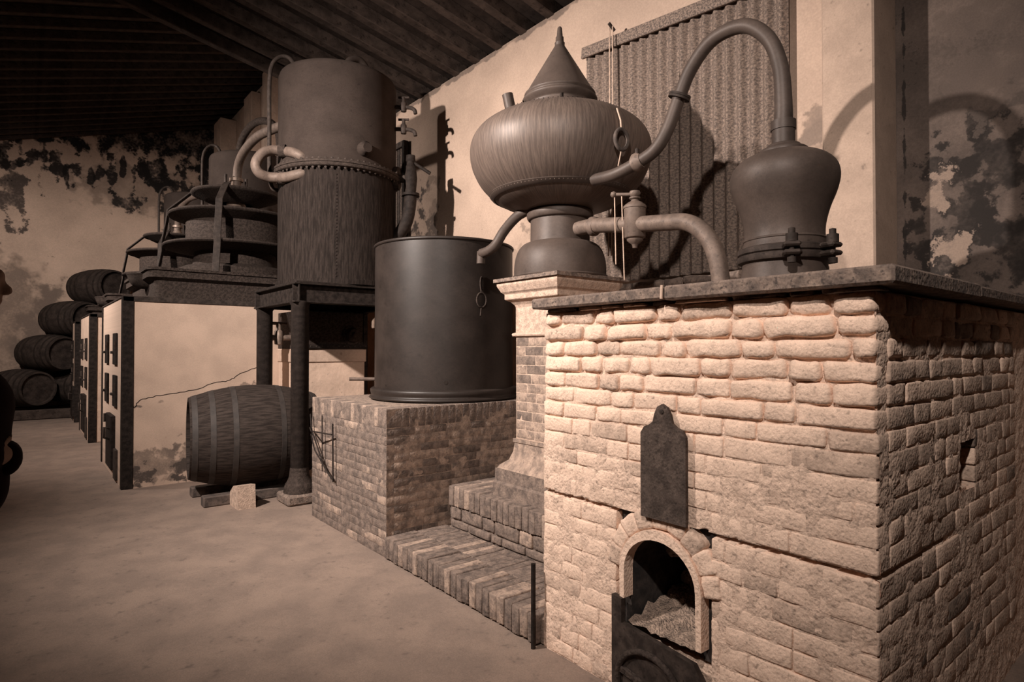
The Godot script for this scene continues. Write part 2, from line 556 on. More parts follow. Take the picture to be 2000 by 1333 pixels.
func roof_y(x: float, z: float) -> float:
	return near_roof(x) if z > -8.3 else far_roof(x)

func room() -> void:
	box_struct("floor", Vector3(-5.2, -0.2, FAR - 0.3), Vector3(W + 0.3, 0.0, 5.2), M.floor)
	# long wall: far high part, near part with its stains, stained piece by the furnace, plain rest
	var fr: Material = M.plaster
	box_struct("wall_back_far", Vector3(W, 0, FAR - 0.3), Vector3(W + 0.3, 7.4, -8.3), fr)
	var st1 := []
	var U := func(z: float) -> float: return (z + 8.3) / 6.8
	var V := func(y: float) -> float: return (4.86 - y) / 4.86
	st1.append([U.call(-6.9), V.call(2.55), 0.055, 0.16, 0.05, 0.8, 0.9])
	st1.append([U.call(-6.5), V.call(2.35), 0.05, 0.07, 0.06, 1.0, 0.85])
	st1.append([U.call(-6.7), V.call(3.1), 0.02, 0.12, 0.2, 1.0, 0.6])
	st1.append([U.call(-5.2), V.call(2.35), 0.05, 0.06, 0.3, 1.0, 0.7])
	st1.append([U.call(-4.45), V.call(2.65), 0.04, 0.1, 0.2, 1.1, 0.7])
	st1.append([U.call(-4.1), V.call(2.3), 0.05, 0.09, 0.17, 1.1, 0.8])
	st1.append([U.call(-1.86), V.call(2.62), 0.022, 0.06, 0.3, 0.9, 0.8])
	st1.append([U.call(-1.82), V.call(3.02), 0.014, 0.03, 0.2, 1.0, 0.8])  # dark plaster patch with the pipe shadow painted in
	st1.append([U.call(-5.4), V.call(4.86), 0.6, 0.012, 0.1, 0.6, 0.7])
	var wb := mat("plaster_stained", stained(1400, 1000, 71, 0.43, 0.53, 0.22, st1, 0.2), 0.93, 0.0, Vector3.ZERO)
	var o := struct("wall_back", sheet(Vector3(W, 4.86, -8.3), Vector3(0, 0, 6.8), Vector3(0, -4.86, 0), Vector3(0.3, 0, 0)), wb)
	var st2 := []
	var U2 := func(z: float) -> float: return (z + 1.5) / 1.8
	var V2 := func(y: float) -> float: return (4.86 - y) / 3.36
	for b: Array in [[-1.02, 2.3, 0.16, 0.32, 1.0], [-0.86, 2.5, 0.16, 0.3, 1.0], [-1.18, 2.52, 0.06, 0.18, 1.2], [-1.1, 2.0, 0.14, 0.16, 1.1], [-0.78, 2.05, 0.18, 0.3, 0.9], [-1.24, 2.2, 0.05, 0.2, 1.2], [-1.315, 3.0, 0.006, 1.3, 2.2], [-0.98, 2.75, 0.05, 0.1, 1.2]]:
		st2.append([U2.call(b[0]), V2.call(b[1]), b[2] / 1.8, b[3] / 3.36, 0.025, b[4], 0.93])
	for b: Array in [[-1.05, 3.35, 0.1, 0.22, 0.12], [-0.85, 3.5, 0.25, 0.3, 0.12], [-0.9, 3.0, 0.2, 0.2, 0.11], [-1.0, 3.9, 0.1, 0.1, 0.08], [-1.15, 2.42, 0.07, 0.12, 0.4], [-1.08, 2.05, 0.08, 0.1, 0.42]]:
		st2.append([U2.call(b[0]), V2.call(b[1]), b[2] / 1.8, b[3] / 3.36, b[4], 1.1, 0.7])
	var wb2 := mat("plaster_mouldy", stained(640, 1152, 72, 0.09, 0.16, 0.28, st2, 0.3), 0.94)
	struct("wall_back_right", sheet(Vector3(W, 4.86, -1.5), Vector3(0, 0, 1.8), Vector3(0, -3.36, 0), Vector3(0.3, 0, 0)), wb2)
	box_struct("wall_back_low", Vector3(W, 0, -1.5), Vector3(W + 0.3, 1.5, 5.2), fr)
	box_struct("wall_back_near", Vector3(W, 1.5, 0.3), Vector3(W + 0.3, 4.86, 5.2), fr)
	# pilaster beside the furnace, and those of the far bay
	box_struct("trim_1", Vector3(3.756, 1.755, -1.644), Vector3(W, 4.9, -1.353), mat("pilaster", mottle(61, 0.4, 0.48, 0.17, 0.22, 0.012), 0.92, 0.0, Vector3.ONE * 0.6))
	box_struct("trim_2", Vector3(3.72, 0.0, -16.6), Vector3(W, 7.2, -15.95), fr)
	box_struct("trim_3", Vector3(3.9, 0.0, -14.6), Vector3(W, 7.25, -14.0), fr)
	box_struct("trim_4", Vector3(3.86, 0.0, -13.1), Vector3(W, 7.3, -12.5), fr)
	box_struct("trim_5", Vector3(3.8, 0.0, -11.5), Vector3(W, 7.3, -10.9), fr)
	# end wall: stained sheet in view, plain beyond
	var st3 := []
	var U3 := func(x: float) -> float: return (x + 0.9) / 5.0
	var V3 := func(y: float) -> float: return (7.6 - y) / 7.6
	st3.append([U3.call(2.5), V3.call(5.55), 0.42, 0.085, 0.3, 0.35, 0.8])       # bare grey coat under the roof
	st3.append([U3.call(3.4), V3.call(5.2), 0.16, 0.05, 0.3, 0.5, 0.75])
	st3.append([U3.call(1.95), V3.call(5.12), 0.055, 0.028, 0.02, 0.7, 0.95])
	st3.append([U3.call(3.05), V3.call(4.6), 0.05, 0.028, 0.05, 0.9, 0.9])
	st3.append([U3.call(-0.4), V3.call(1.6), 0.26, 0.27, 0.2, 0.22, 0.85])     # damp dado
	st3.append([U3.call(0.6), V3.call(1.3), 0.16, 0.23, 0.2, 0.3, 0.85])
	st3.append([U3.call(1.3), V3.call(2.9), 0.08, 0.05, 0.26, 0.9, 0.7])
	st3.append([U3.call(-0.25), V3.call(5.0), 0.05, 0.1, 0.05, 0.9, 0.9])
	st3.append([U3.call(0.3), V3.call(5.9), 0.02, 0.06, 0.12, 1.0, 0.8])
	st3.append([U3.call(2.0), V3.call(7.1), 0.9, 0.11, 0.012, 0.45, 1.0, 1])      # mould under the roof, with ceiling shade painted into it
	for k in 22:
		st3.append([U3.call(-0.6 + k * 0.22 + rng.randf() * 0.1), V3.call(6.0 - rng.randf() * 0.35 + 0.18 * sin(k * 0.7)), 0.008 + rng.randf() * 0.02, 0.03 + rng.randf() * 0.05, 0.015, 1.1, 0.95])
	st3.append([U3.call(2.55), V3.call(5.95), 0.07, 0.06, 0.015, 0.9, 0.95])
	var wf := mat("plaster_end_wall", stained(720, 1100, 73, 0.52, 0.66, 0.2, st3, 0.22), 0.94)
	struct("wall_far", sheet(Vector3(-0.9, 7.6, FAR), Vector3(5.0, 0, 0), Vector3(0, -7.6, 0), Vector3(0, 0, -0.3)), wf)
	box_struct("wall_far_left", Vector3(-5.2, 0, FAR - 0.3), Vector3(-0.9, 7.0, FAR), fr)
	box_struct("wall_left", Vector3(-5.2, 0, FAR), Vector3(-5.0, 7.0, 5.2), fr)
	box_struct("wall_front", Vector3(-5.0, 0, 5.0), Vector3(W, 7.0, 5.2), fr)
	# roofs: boards, with the beams as parts
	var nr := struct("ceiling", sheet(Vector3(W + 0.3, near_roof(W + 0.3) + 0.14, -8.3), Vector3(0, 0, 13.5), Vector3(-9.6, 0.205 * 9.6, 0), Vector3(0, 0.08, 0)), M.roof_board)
	var ang := atan(0.205)
	for k in 31:
		var z := -8.22 + k * 0.42
		if z > 4.9:
			break
		var len := 9.3 / cos(ang)
		var x := W + 0.1 - 4.65
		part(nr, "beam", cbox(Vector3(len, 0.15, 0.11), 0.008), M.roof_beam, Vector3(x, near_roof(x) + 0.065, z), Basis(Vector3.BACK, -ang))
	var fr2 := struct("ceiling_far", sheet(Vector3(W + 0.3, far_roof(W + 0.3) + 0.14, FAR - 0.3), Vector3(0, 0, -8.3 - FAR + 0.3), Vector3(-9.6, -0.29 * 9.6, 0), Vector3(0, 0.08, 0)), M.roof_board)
	var ang2 := atan(0.29)
	for k in 21:
		var z := -8.7 - k * 0.43
		var x := W + 0.1 - 4.65
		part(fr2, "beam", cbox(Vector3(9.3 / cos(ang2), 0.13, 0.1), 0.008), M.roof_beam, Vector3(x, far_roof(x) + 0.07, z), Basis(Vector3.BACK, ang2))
	# the gap between both roofs is closed by a boarded gable
	var xs := W - (7.4 - 4.86) / (0.205 + 0.29)
	var poly := PackedVector2Array([Vector2(W + 0.3, near_roof(W) - 0.02), Vector2(W + 0.3, far_roof(W) + 0.3), Vector2(xs, far_roof(xs) + 0.2), Vector2(xs, near_roof(xs) + 0.12)])
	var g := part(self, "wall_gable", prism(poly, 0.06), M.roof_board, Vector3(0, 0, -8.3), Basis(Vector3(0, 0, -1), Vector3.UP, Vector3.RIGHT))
	g.set_meta("kind", "structure")

# ---------------------------------------------------------------- brick laying
# lays courses on a face; org = lower corner, dir = along the face, outn = outwards; skip = [[a0, a1, y0, y1], ...]
func lay(parent: Node3D, called: String, mats: Array, org: Vector3, dir: Vector3, outn: Vector3, length: float, ys: Array, opts: Dictionary) -> int:
	var n := 0
	var basis := Basis(-outn, Vector3.UP, dir)     # mesh: front at -x, length along z
	if basis.determinant() < 0.0:
		basis = Basis(-outn, Vector3.UP, -dir)
	var skip: Array = opts.get("skip", [])
	var deep: float = opts.get("deep", 0.1)
	for row in ys.size() - 1:
		var y0: float = ys[row]
		var y1: float = ys[row + 1]
		var wild: float = opts.wild.call((y0 + y1) * 0.5) if opts.has("wild") else opts.get("rough", 0.002)
		var gap: float = opts.get("gap", 0.008) + wild * 0.25
		var a := -rng.randf() * 0.06 if row % 2 == 0 else 0.0
		var header := row % 2 == 1
		while a < length - 0.03:
			var l: float = (opts.get("head", 0.13) if header else opts.get("stretch", 0.245)) * (0.86 + rng.randf() * 0.28)
			if rng.randf() < 0.8:
				header = not header
			var b := minf(a + l, length)
			if length - b < 0.06:
				b = length
			var a0 := maxf(a, 0.0)
			a = b
			var spans := [[a0, b]]
			for s: Array in skip:
				if y1 > s[2] + 0.01 and y0 < s[3] - 0.01:
					var rest := []
					for q: Array in spans:
						if q[1] <= s[0] or q[0] >= s[1]:
							rest.append(q)
						else:
							if s[0] - q[0] > 0.03: rest.append([q[0], s[0]])
							if q[1] - s[1] > 0.03: rest.append([s[1], q[1]])
					spans = rest
			for q: Array in spans:
				var len: float = q[1] - q[0] - gap
				var hi: float = y1 - y0 - gap
				if len < 0.025:
					continue
				var ql := snappedf(len, 0.02)
				if ql < 0.02: ql = 0.02
				var r := 0.003 + wild * 1.1
				var mesh := brick_mesh(ql, 0.068, deep, minf(r, 0.03), 0.001 + wild * 0.7, n % 5)
				var mid: float = (q[0] + q[1]) * 0.5
				var pos := org + dir * mid + Vector3.UP * ((y0 + y1) * 0.5 + (rng.randf() - 0.5) * wild * 0.4) - outn * (deep * 0.5 - (rng.randf() - 0.4) * wild * 0.9)
				var bb := basis * Basis(Vector3.RIGHT, (rng.randf() - 0.5) * wild * 3.0) * Basis.from_scale(Vector3(1, hi / 0.068 * (1.0 - wild * rng.randf() * 1.5), len / ql))
				var pick := rng.randf()
				var m: Material = mats[0] if pick < 0.62 else (mats[1] if pick < 0.87 or mats.size() < 3 else mats[2])
				part(parent, called, mesh, m, pos, bb)
				n += 1
	return n

# uneven coat of lime between the bricks of a face; off(a, y) = depth behind the brick faces, or NAN for a gap
func coat(parent: Node3D, m: Material, org: Vector3, dir: Vector3, outn: Vector3, length: float, y0: float, y1: float, cell: Vector2, off: Callable) -> void:
	var na := int(length / cell.x)
	var ny := int((y1 - y0) / cell.y)
	var pts := []
	for j in ny + 1:
		var y := y0 + (y1 - y0) * j / ny
		for i in na + 1:
			var a := length * i / na
			var o: float = off.call(a, y)
			pts.append(null if is_nan(o) else org + dir * a + Vector3.UP * y - outn * o)
	var st := begin(false)
	for j in ny:
		for i in na:
			var q := [pts[j * (na + 1) + i], pts[(j + 1) * (na + 1) + i], pts[(j + 1) * (na + 1) + i + 1], pts[j * (na + 1) + i + 1]]
			if q.has(null):
				continue
			var o: Vector3 = q[0] - outn
			tri_out(st, q[0], q[1], q[2], o); tri_out(st, q[0], q[2], q[3], o)
	part(parent, "lime_coat", done(st), m)

func courses(y0: float, y1: float, h: float, jit := 0.006) -> Array:
	var out := [y0]
	var n := int(round((y1 - y0) / h))
	for i in range(1, n):
		out.append(y0 + (y1 - y0) * i / n + (rng.randf() - 0.5) * jit * 2.0)
	out.append(y1)
	return out

# ---------------------------------------------------------------- the furnace in front
func furnace() -> void:
	var t := thing("brick_furnace", "big limewashed brick furnace block with an arched stoke hole in front", "furnace")
	var zl := -2.27
	var zr := -0.735
	var xf := 2.05
	# core behind the bricks, open at the stoke hole and the side vent
	var oz0 := -1.735
	var oz1 := -1.375
	var pieces := [
		[Vector3(2.10, 0, zl + 0.03), Vector3(W - 0.006, 1.69, oz0 - 0.05)], [Vector3(2.10, 0, oz1 + 0.05), Vector3(2.85, 1.69, zr - 0.03)],
		[Vector3(2.10, 0.82, oz0 - 0.05), Vector3(W - 0.006, 1.69, oz1 + 0.05)], [Vector3(2.10, 0, oz0 - 0.05), Vector3(W - 0.006, 0.27, oz1 + 0.05)],
		[Vector3(2.75, 0.27, oz0 - 0.05), Vector3(W - 0.006, 0.82, oz1 + 0.05)], [Vector3(3.08, 0, oz1 + 0.05), Vector3(W - 0.006, 1.69, zr - 0.03)],
		[Vector3(2.85, 0, oz1 + 0.05), Vector3(3.08, 0.93, zr - 0.03)], [Vector3(2.85, 1.14, oz1 + 0.05), Vector3(3.08, 1.69, zr - 0.03)],
		[Vector3(2.85, 0.93, oz1 + 0.05), Vector3(3.08, 1.14, zr - 0.3)],
	]
	for p: Array in pieces:
		var s := span(p[0], p[1], 0.004)
		part(t, "masonry_core", s[0], M.lime_mortar, s[1])
	# uneven lime coat between the worn courses, split by the long open joint at 0.786
	var n1 := FastNoiseLite.new()
	n1.seed = 3; n1.frequency = 3.0; n1.fractal_octaves = 4
	var n2 := FastNoiseLite.new()
	n2.seed = 4; n2.frequency = 14.0; n2.fractal_octaves = 3
	coat(t, M.lime_mortar, Vector3(xf, 0, zl), Vector3(0, 0, 1), Vector3.LEFT, zr - zl - 0.008, 0.0, 1.68, Vector2(0.014, 0.008), func(a: float, y: float) -> float:
		if y < 0.79 and a > oz0 - 0.05 - zl and a < oz1 + 0.05 - zl:
			return NAN
		if absf(y - 0.787 - 0.004 * n2.get_noise_1d(a * 2.0)) < 0.007 + 0.004 * n1.get_noise_1d(a * 3.0):
			return 0.045
		return lerpf(0.0012, 0.018, smoothstep(0.95, 1.5, y)) + 0.008 * n1.get_noise_2d(a, y) + 0.005 * n2.get_noise_2d(a, y))
	coat(t, M.lime_mortar, Vector3(xf + 0.01, 0, zr), Vector3(1, 0, 0), Vector3.BACK, 2.02, 0.0, 1.68, Vector2(0.017, 0.01), func(a: float, y: float) -> float:
		if a > 0.81 and a < 1.0 and y > 0.93 and y < 1.13:
			return NAN
		if absf(y - 0.787) < 0.006 and a < 0.6:
			return 0.03
		return lerpf(0.0015, 0.008, smoothstep(1.1, 1.5, y)) + 0.008 * n1.get_noise_2d(a + 9.0, y) + 0.006 * n2.get_noise_2d(a + 9.0, y))
	var low := courses(0.0, 0.778, 0.078)
	var high := courses(0.796, 1.685, 0.077)
	var wild := func(y: float) -> float: return 0.003 + 0.011 * clampf((y - 1.05) / 0.45, 0.0, 1.0)
	var mats := [M.lime_brick, M.lime_brick, M.lime_brick_grey]
	var len := zr - zl
	var sk := [[oz0 - 0.055 - zl, oz1 + 0.055 - zl, 0.0, 0.86]]
	lay(t, "brick", mats, Vector3(xf, 0, zl), Vector3(0, 0, 1), Vector3.LEFT, len, low, {"skip": sk, "wild": wild, "gap": 0.003, "deep": 0.09})
	lay(t, "brick", mats, Vector3(xf, 0, zl), Vector3(0, 0, 1), Vector3.LEFT, len, high, {"skip": sk, "wild": wild, "gap": 0.003, "deep": 0.09})
	# side towards the camera, up to where the frame ends
	var swild := func(y: float) -> float: return 0.003 + 0.006 * clampf((y - 1.2) / 0.4, 0.0, 1.0)
	var sk2 := [[2.86 - xf - 0.085, 3.06 - xf - 0.085, 0.93, 1.13]]
	var smats := [M.lime_brick_grey, M.lime_brick, M.red_brick_pale]
	lay(t, "brick", smats, Vector3(xf + 0.085, 0, zr), Vector3(1, 0, 0), Vector3.BACK, 1.6, low.slice(3), {"skip": sk2, "wild": swild, "gap": 0.003, "deep": 0.07, "stretch": 0.27, "head": 0.15})
	lay(t, "brick", smats, Vector3(xf + 0.085, 0, zr), Vector3(1, 0, 0), Vector3.BACK, 1.6, high, {"skip": sk2, "wild": swild, "gap": 0.003, "deep": 0.07, "stretch": 0.27, "head": 0.15})
	# arch over the stoke hole: lime ring and voussoirs
	var cz := (oz0 + oz1) * 0.5
	var hw := (oz1 - oz0) * 0.5
	var spring := 0.545
	var rise := 0.165
	var poly := PackedVector2Array([Vector2(oz0 - 0.05, 0.28), Vector2(oz0, 0.28), Vector2(oz0, spring)])
	for k in range(1, 16):
		var a := PI - PI * k / 16.0
		poly.append(Vector2(cz + cos(a) * hw, spring + sin(a) * rise))
	poly.append_array([Vector2(oz1, spring), Vector2(oz1, 0.28), Vector2(oz1 + 0.05, 0.28), Vector2(oz1 + 0.05, 0.82), Vector2(oz0 - 0.05, 0.82)])
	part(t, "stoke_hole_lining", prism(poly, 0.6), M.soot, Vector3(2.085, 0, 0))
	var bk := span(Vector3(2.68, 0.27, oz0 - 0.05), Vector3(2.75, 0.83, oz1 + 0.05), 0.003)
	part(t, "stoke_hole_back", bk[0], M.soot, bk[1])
	var rim := PackedVector2Array()
	for k in 17:
		var a := PI * k / 16.0
		rim.append(Vector2(cz + cos(a) * hw * 0.99, spring + sin(a) * rise * 0.99))
	rim.append(Vector2(oz0 + 0.002, 0.42))
	rim.append(Vector2(oz0 - 0.022, 0.42))
	for k in 17:
		var a := PI - PI * k / 16.0
		rim.append(Vector2(cz + cos(a) * (hw + 0.024), spring + sin(a) * (rise + 0.04)))
	rim.append(Vector2(oz1 + 0.024, 0.33))
	rim.append(Vector2(oz1, 0.33))
	part(t, "arch_rim", prism(rim, 0.06), M.lime_brick, Vector3(2.03, 0, 0))
	for k in 9:
		var a := PI - PI * (k + 0.5) / 9.0
		var c := Vector3(2.085, spring + sin(a) * (rise + 0.085), cz + cos(a) * (hw + 0.06))
		part(t, "voussoir", brick_mesh(0.08, 0.068, 0.09, 0.014, 0.008, k % 4), M.lime_brick if k % 3 else M.lime_brick_grey, c, Basis(Vector3.RIGHT, PI * 0.5 - a) * Basis.from_scale(Vector3(1, 1.25, 1.15)))
	# iron: sliding damper plate, fire-door plate with its ring
	var plate := PackedVector2Array([Vector2(-1.632, 0.80), Vector2(-1.41, 0.80), Vector2(-1.41, 1.15), Vector2(-1.425, 1.175), Vector2(-1.452, 1.185), Vector2(-1.472, 1.2), Vector2(-1.482, 1.235), Vector2(-1.497, 1.262), Vector2(-1.522, 1.276), Vector2(-1.547, 1.262), Vector2(-1.56, 1.235), Vector2(-1.57, 1.2), Vector2(-1.59, 1.185), Vector2(-1.615, 1.175), Vector2(-1.632, 1.15)])
	var dp := part(t, "damper_plate", prism(plate, 0.014), M.plate_rust, Vector3(2.02, 0, 0))
	part(dp, "rivet", lathe([Vector2(0, -0.004), Vector2(0.009, -0.002), Vector2(0.009, 0.004)], 12), M.iron, Vector3(-0.002, 1.245, -1.522), Basis(Vector3.BACK, -PI / 2))
	var dpl := PackedVector2Array([Vector2(-1.79, -0.02), Vector2(-1.33, -0.02), Vector2(-1.33, 0.22), Vector2(-1.375, 0.28), Vector2(-1.735, 0.318), Vector2(-1.735, 0.42), Vector2(-1.79, 0.425)])
	var fd := part(t, "fire_door_plate", prism(dpl, 0.025), M.iron, Vector3(2.015, 0, 0))
	var rp := []
	for k in 40:
		var a := TAU * k / 40.0
		rp.append(Vector3(-0.008, 0.085 + sin(a) * 0.155, -1.585 + cos(a) * 0.165))
	part(fd, "door_ring", tube(rp, 0.014, 10, true), M.iron_rust)
	part(fd, "door_bar", cbox(Vector3(0.02, 0.03, 0.3), 0.004), M.iron_rust, Vector3(-0.006, 0.1, -1.585), Basis(Vector3.RIGHT, 0.18))
	# ash and rubble in the hole
	part(t, "ash_heap", mound(0.62, 0.16, 0.34, 5), M.ash, Vector3(2.36, 0.275, cz))
	for k in 5:
		part(t, "rubble", brick_mesh(0.12, 0.068, 0.09, 0.02, 0.02, k % 4), M.ash, Vector3(2.35 + 0.1 * (k % 3), 0.36 + 0.075 * k, oz0 + 0.07 - 0.008 * k), Basis(Vector3.UP, 0.3 * k) * Basis.from_scale(Vector3(1, 1, 0.8)))
	# coping of flat stone slabs, slightly uneven, over thin packing stones
	var zc := [-2.31, -1.5, -0.665]
	for k in 2:
		var s := span(Vector3(1.995, 1.70, zc[k] + 0.004), Vector3(2.9, 1.752 + 0.006 * k, zc[k + 1] - 0.003), 0.008)
		part(t, "coping_slab", s[0], M.stone, s[1] - Vector3(0, 0.004 * k, 0))
	var s2 := span(Vector3(2.905, 1.70, -2.3), Vector3(W - 0.006, 1.748, -0.67), 0.008)
	part(t, "coping_slab", s2[0], M.stone, s2[1])
	var z := -2.25
	while z < -0.75:
		var l := 0.07 + rng.randf() * 0.16
		part(t, "packing_stone", brick_mesh(snappedf(l, 0.02), 0.068, 0.1, 0.012, 0.012, rng.randi() % 4), M.lime_brick_grey if rng.randf() < 0.5 else M.stone, Vector3(2.085 + rng.randf() * 0.02, 1.69, z + l * 0.5), Basis.from_scale(Vector3(1, 0.26, 1)))
		z += l + 0.01 + rng.randf() * 0.03
	# white lime run at the slab joint and the iron bar at the corner
	part(t, "lime_run", tube([Vector3(1.993, 1.756, -1.5), Vector3(1.991, 1.74, -1.5), Vector3(1.991, 1.702, -1.502)], 0.006, 8), M.whitewash)
	part(t, "corner_bar", tube([Vector3(1.995, 0.0, -2.29), Vector3(2.0, 0.42, -2.295)], 0.012, 10), M.iron_black)

func straw() -> void:
	# dry straw litter behind the slab edge, too fine to count
	var st := begin()
	for k in 70:
		var p := Vector3(3.0 + rng.randf() * 0.5, 1.757, -2.24 + rng.randf() * 0.42)
		var d := Vector3(rng.randf() - 0.5, rng.randf() * 0.5, rng.randf() - 0.5).normalized() * (0.05 + rng.randf() * 0.08)
		add_tube(st, [p, p + d * 0.5 + Vector3(0, 0.008, 0), p + d], 0.0022, 4)
	var o := part(self, "straw_litter", st.commit(), M.rope)
	o.set_meta("kind", "stuff")
	tag(o, "dry straw litter lying on top of the brick furnace", "straw")

func mound(lx: float, h: float, lz: float, sd: int) -> ArrayMesh:
	var n := FastNoiseLite.new()
	n.seed = sd
	n.frequency = 4.0
	var st := begin(false)
	var N := 14
	var P := func(i: int, k: int) -> Vector3:
		var u := i / float(N) - 0.5
		var v := k / float(N) - 0.5
		var y := h * clampf(0.35 + (u + 0.5) * 0.9, 0.1, 1.0) * (0.8 + 0.5 * n.get_noise_2d(u * lx * 3.0, v * lz * 3.0))
		return Vector3(u * lx, maxf(y, 0.02), v * lz)
	for i in N:
		for k in N:
			var a: Vector3 = P.call(i, k); var b: Vector3 = P.call(i + 1, k); var c: Vector3 = P.call(i + 1, k + 1); var d: Vector3 = P.call(i, k + 1)
			tri_out(st, a, b, c, Vector3(0, -50, 0)); tri_out(st, a, c, d, Vector3(0, -50, 0))
	return done(st)

# ---------------------------------------------------------------- brick base of the vat, steps, pedestal
func boiler_base() -> void:
	var t := thing("brick_plinth", "low weathered brick plinth carrying the tall open copper vat", "plinth")
	var z0 := -5.36
	var z1 := -3.93
	var x0 := 2.03
	var s := span(Vector3(x0 + 0.008, 0, z0 + 0.008), Vector3(3.9, 1.064, z1 - 0.008), 0.002)
	part(t, "masonry_core", s[0], M.brick_mortar, s[1])
	var n1 := FastNoiseLite.new()
	n1.seed = 8; n1.frequency = 3.5; n1.fractal_octaves = 4
	coat(t, M.red_brick, Vector3(x0, 0, z0), Vector3(0, 0, 1), Vector3.LEFT, z1 - z0, 0.0, 1.06, Vector2(0.018, 0.012), func(a: float, y: float) -> float: return 0.0014 + 0.005 * n1.get_noise_2d(a, y * 1.3))
	coat(t, M.red_brick_pale, Vector3(x0, 0, z1), Vector3(1, 0, 0), Vector3.BACK, 1.25, 0.0, 1.06, Vector2(0.018, 0.012), func(a: float, y: float) -> float: return 0.0014 + 0.005 * n1.get_noise_2d(a + 7.0, y * 1.3))  # paler coat on this face stands in for light falling on it
	var ys := courses(0.0, 0.925, 0.062, 0.003)
	var mats := [M.red_brick, M.red_brick_pale, M.red_brick_dark]
	lay(t, "brick", mats, Vector3(x0, 0, z0), Vector3(0, 0, 1), Vector3.LEFT, z1 - z0, ys, {"rough": 0.0014, "gap": 0.003, "deep": 0.06, "stretch": 0.26, "head": 0.13})
	lay(t, "brick", [M.red_brick_pale, M.red_brick, M.red_brick_dark], Vector3(x0 + 0.055, 0, z1), Vector3(1, 0, 0), Vector3.BACK, 1.15, ys, {"rough": 0.0014, "gap": 0.003, "deep": 0.06, "stretch": 0.26, "head": 0.13})  # paler brick mix here paints in light this face lacks
	# soldier course along both top edges
	var n := 21
	for k in n:
		var z := z0 + (z1 - z0) * (k + 0.5) / n
		part(t, "soldier_brick", brick_mesh(0.06, 0.14, 0.12, 0.004, 0.002, k % 4), M.red_brick if k % 3 else M.red_brick_pale, Vector3(x0 + 0.06, 0.997, z), Basis.from_scale(Vector3(1, 1, (z1 - z0) / n / 0.06 * 0.94)))
	for k in 17:
		part(t, "soldier_brick", brick_mesh(0.06, 0.14, 0.12, 0.004, 0.002, k % 4), M.red_brick if k % 3 else M.red_brick_dark, Vector3(x0 + 0.155 + 0.067 * k, 0.997, z1 - 0.06), Basis(Vector3.UP, PI / 2) * Basis.from_scale(Vector3(1, 1, 1.05)))
	var w := thing("wire_bracket", "bent black wire bracket hanging on the brick plinth", "bracket", Vector3(2.01, 0.0, 0.0))
	var zc := -5.12
	part(w, "wire", tube([Vector3(-0.012, 0.92, zc - 0.2), Vector3(-0.012, 0.78, zc - 0.17), Vector3(-0.012, 0.5, zc + 0.12), Vector3(-0.012, 0.42, zc + 0.3)], 0.007, 8), M.iron_black)
	part(w, "wire", tube([Vector3(-0.02, 0.8, zc - 0.19), Vector3(-0.1, 0.8, zc + 0.05), Vector3(-0.02, 0.79, zc + 0.3)], 0.006, 8), M.iron_black)
	part(w, "wire", tube([Vector3(-0.012, 0.88, zc + 0.3), Vector3(-0.012, 0.4, zc + 0.31)], 0.007, 8), M.iron_black)
	part(w, "wire", tube([Vector3(-0.012, 0.93, zc + 0.07), Vector3(-0.012, 0.45, zc + 0.08)], 0.005, 8), M.iron_black)
	part(w, "wire", tube([Vector3(-0.012, 0.74, zc - 0.18), Vector3(-0.03, 0.62, zc - 0.05), Vector3(-0.012, 0.42, zc + 0.28)], 0.006, 8), M.iron_black)

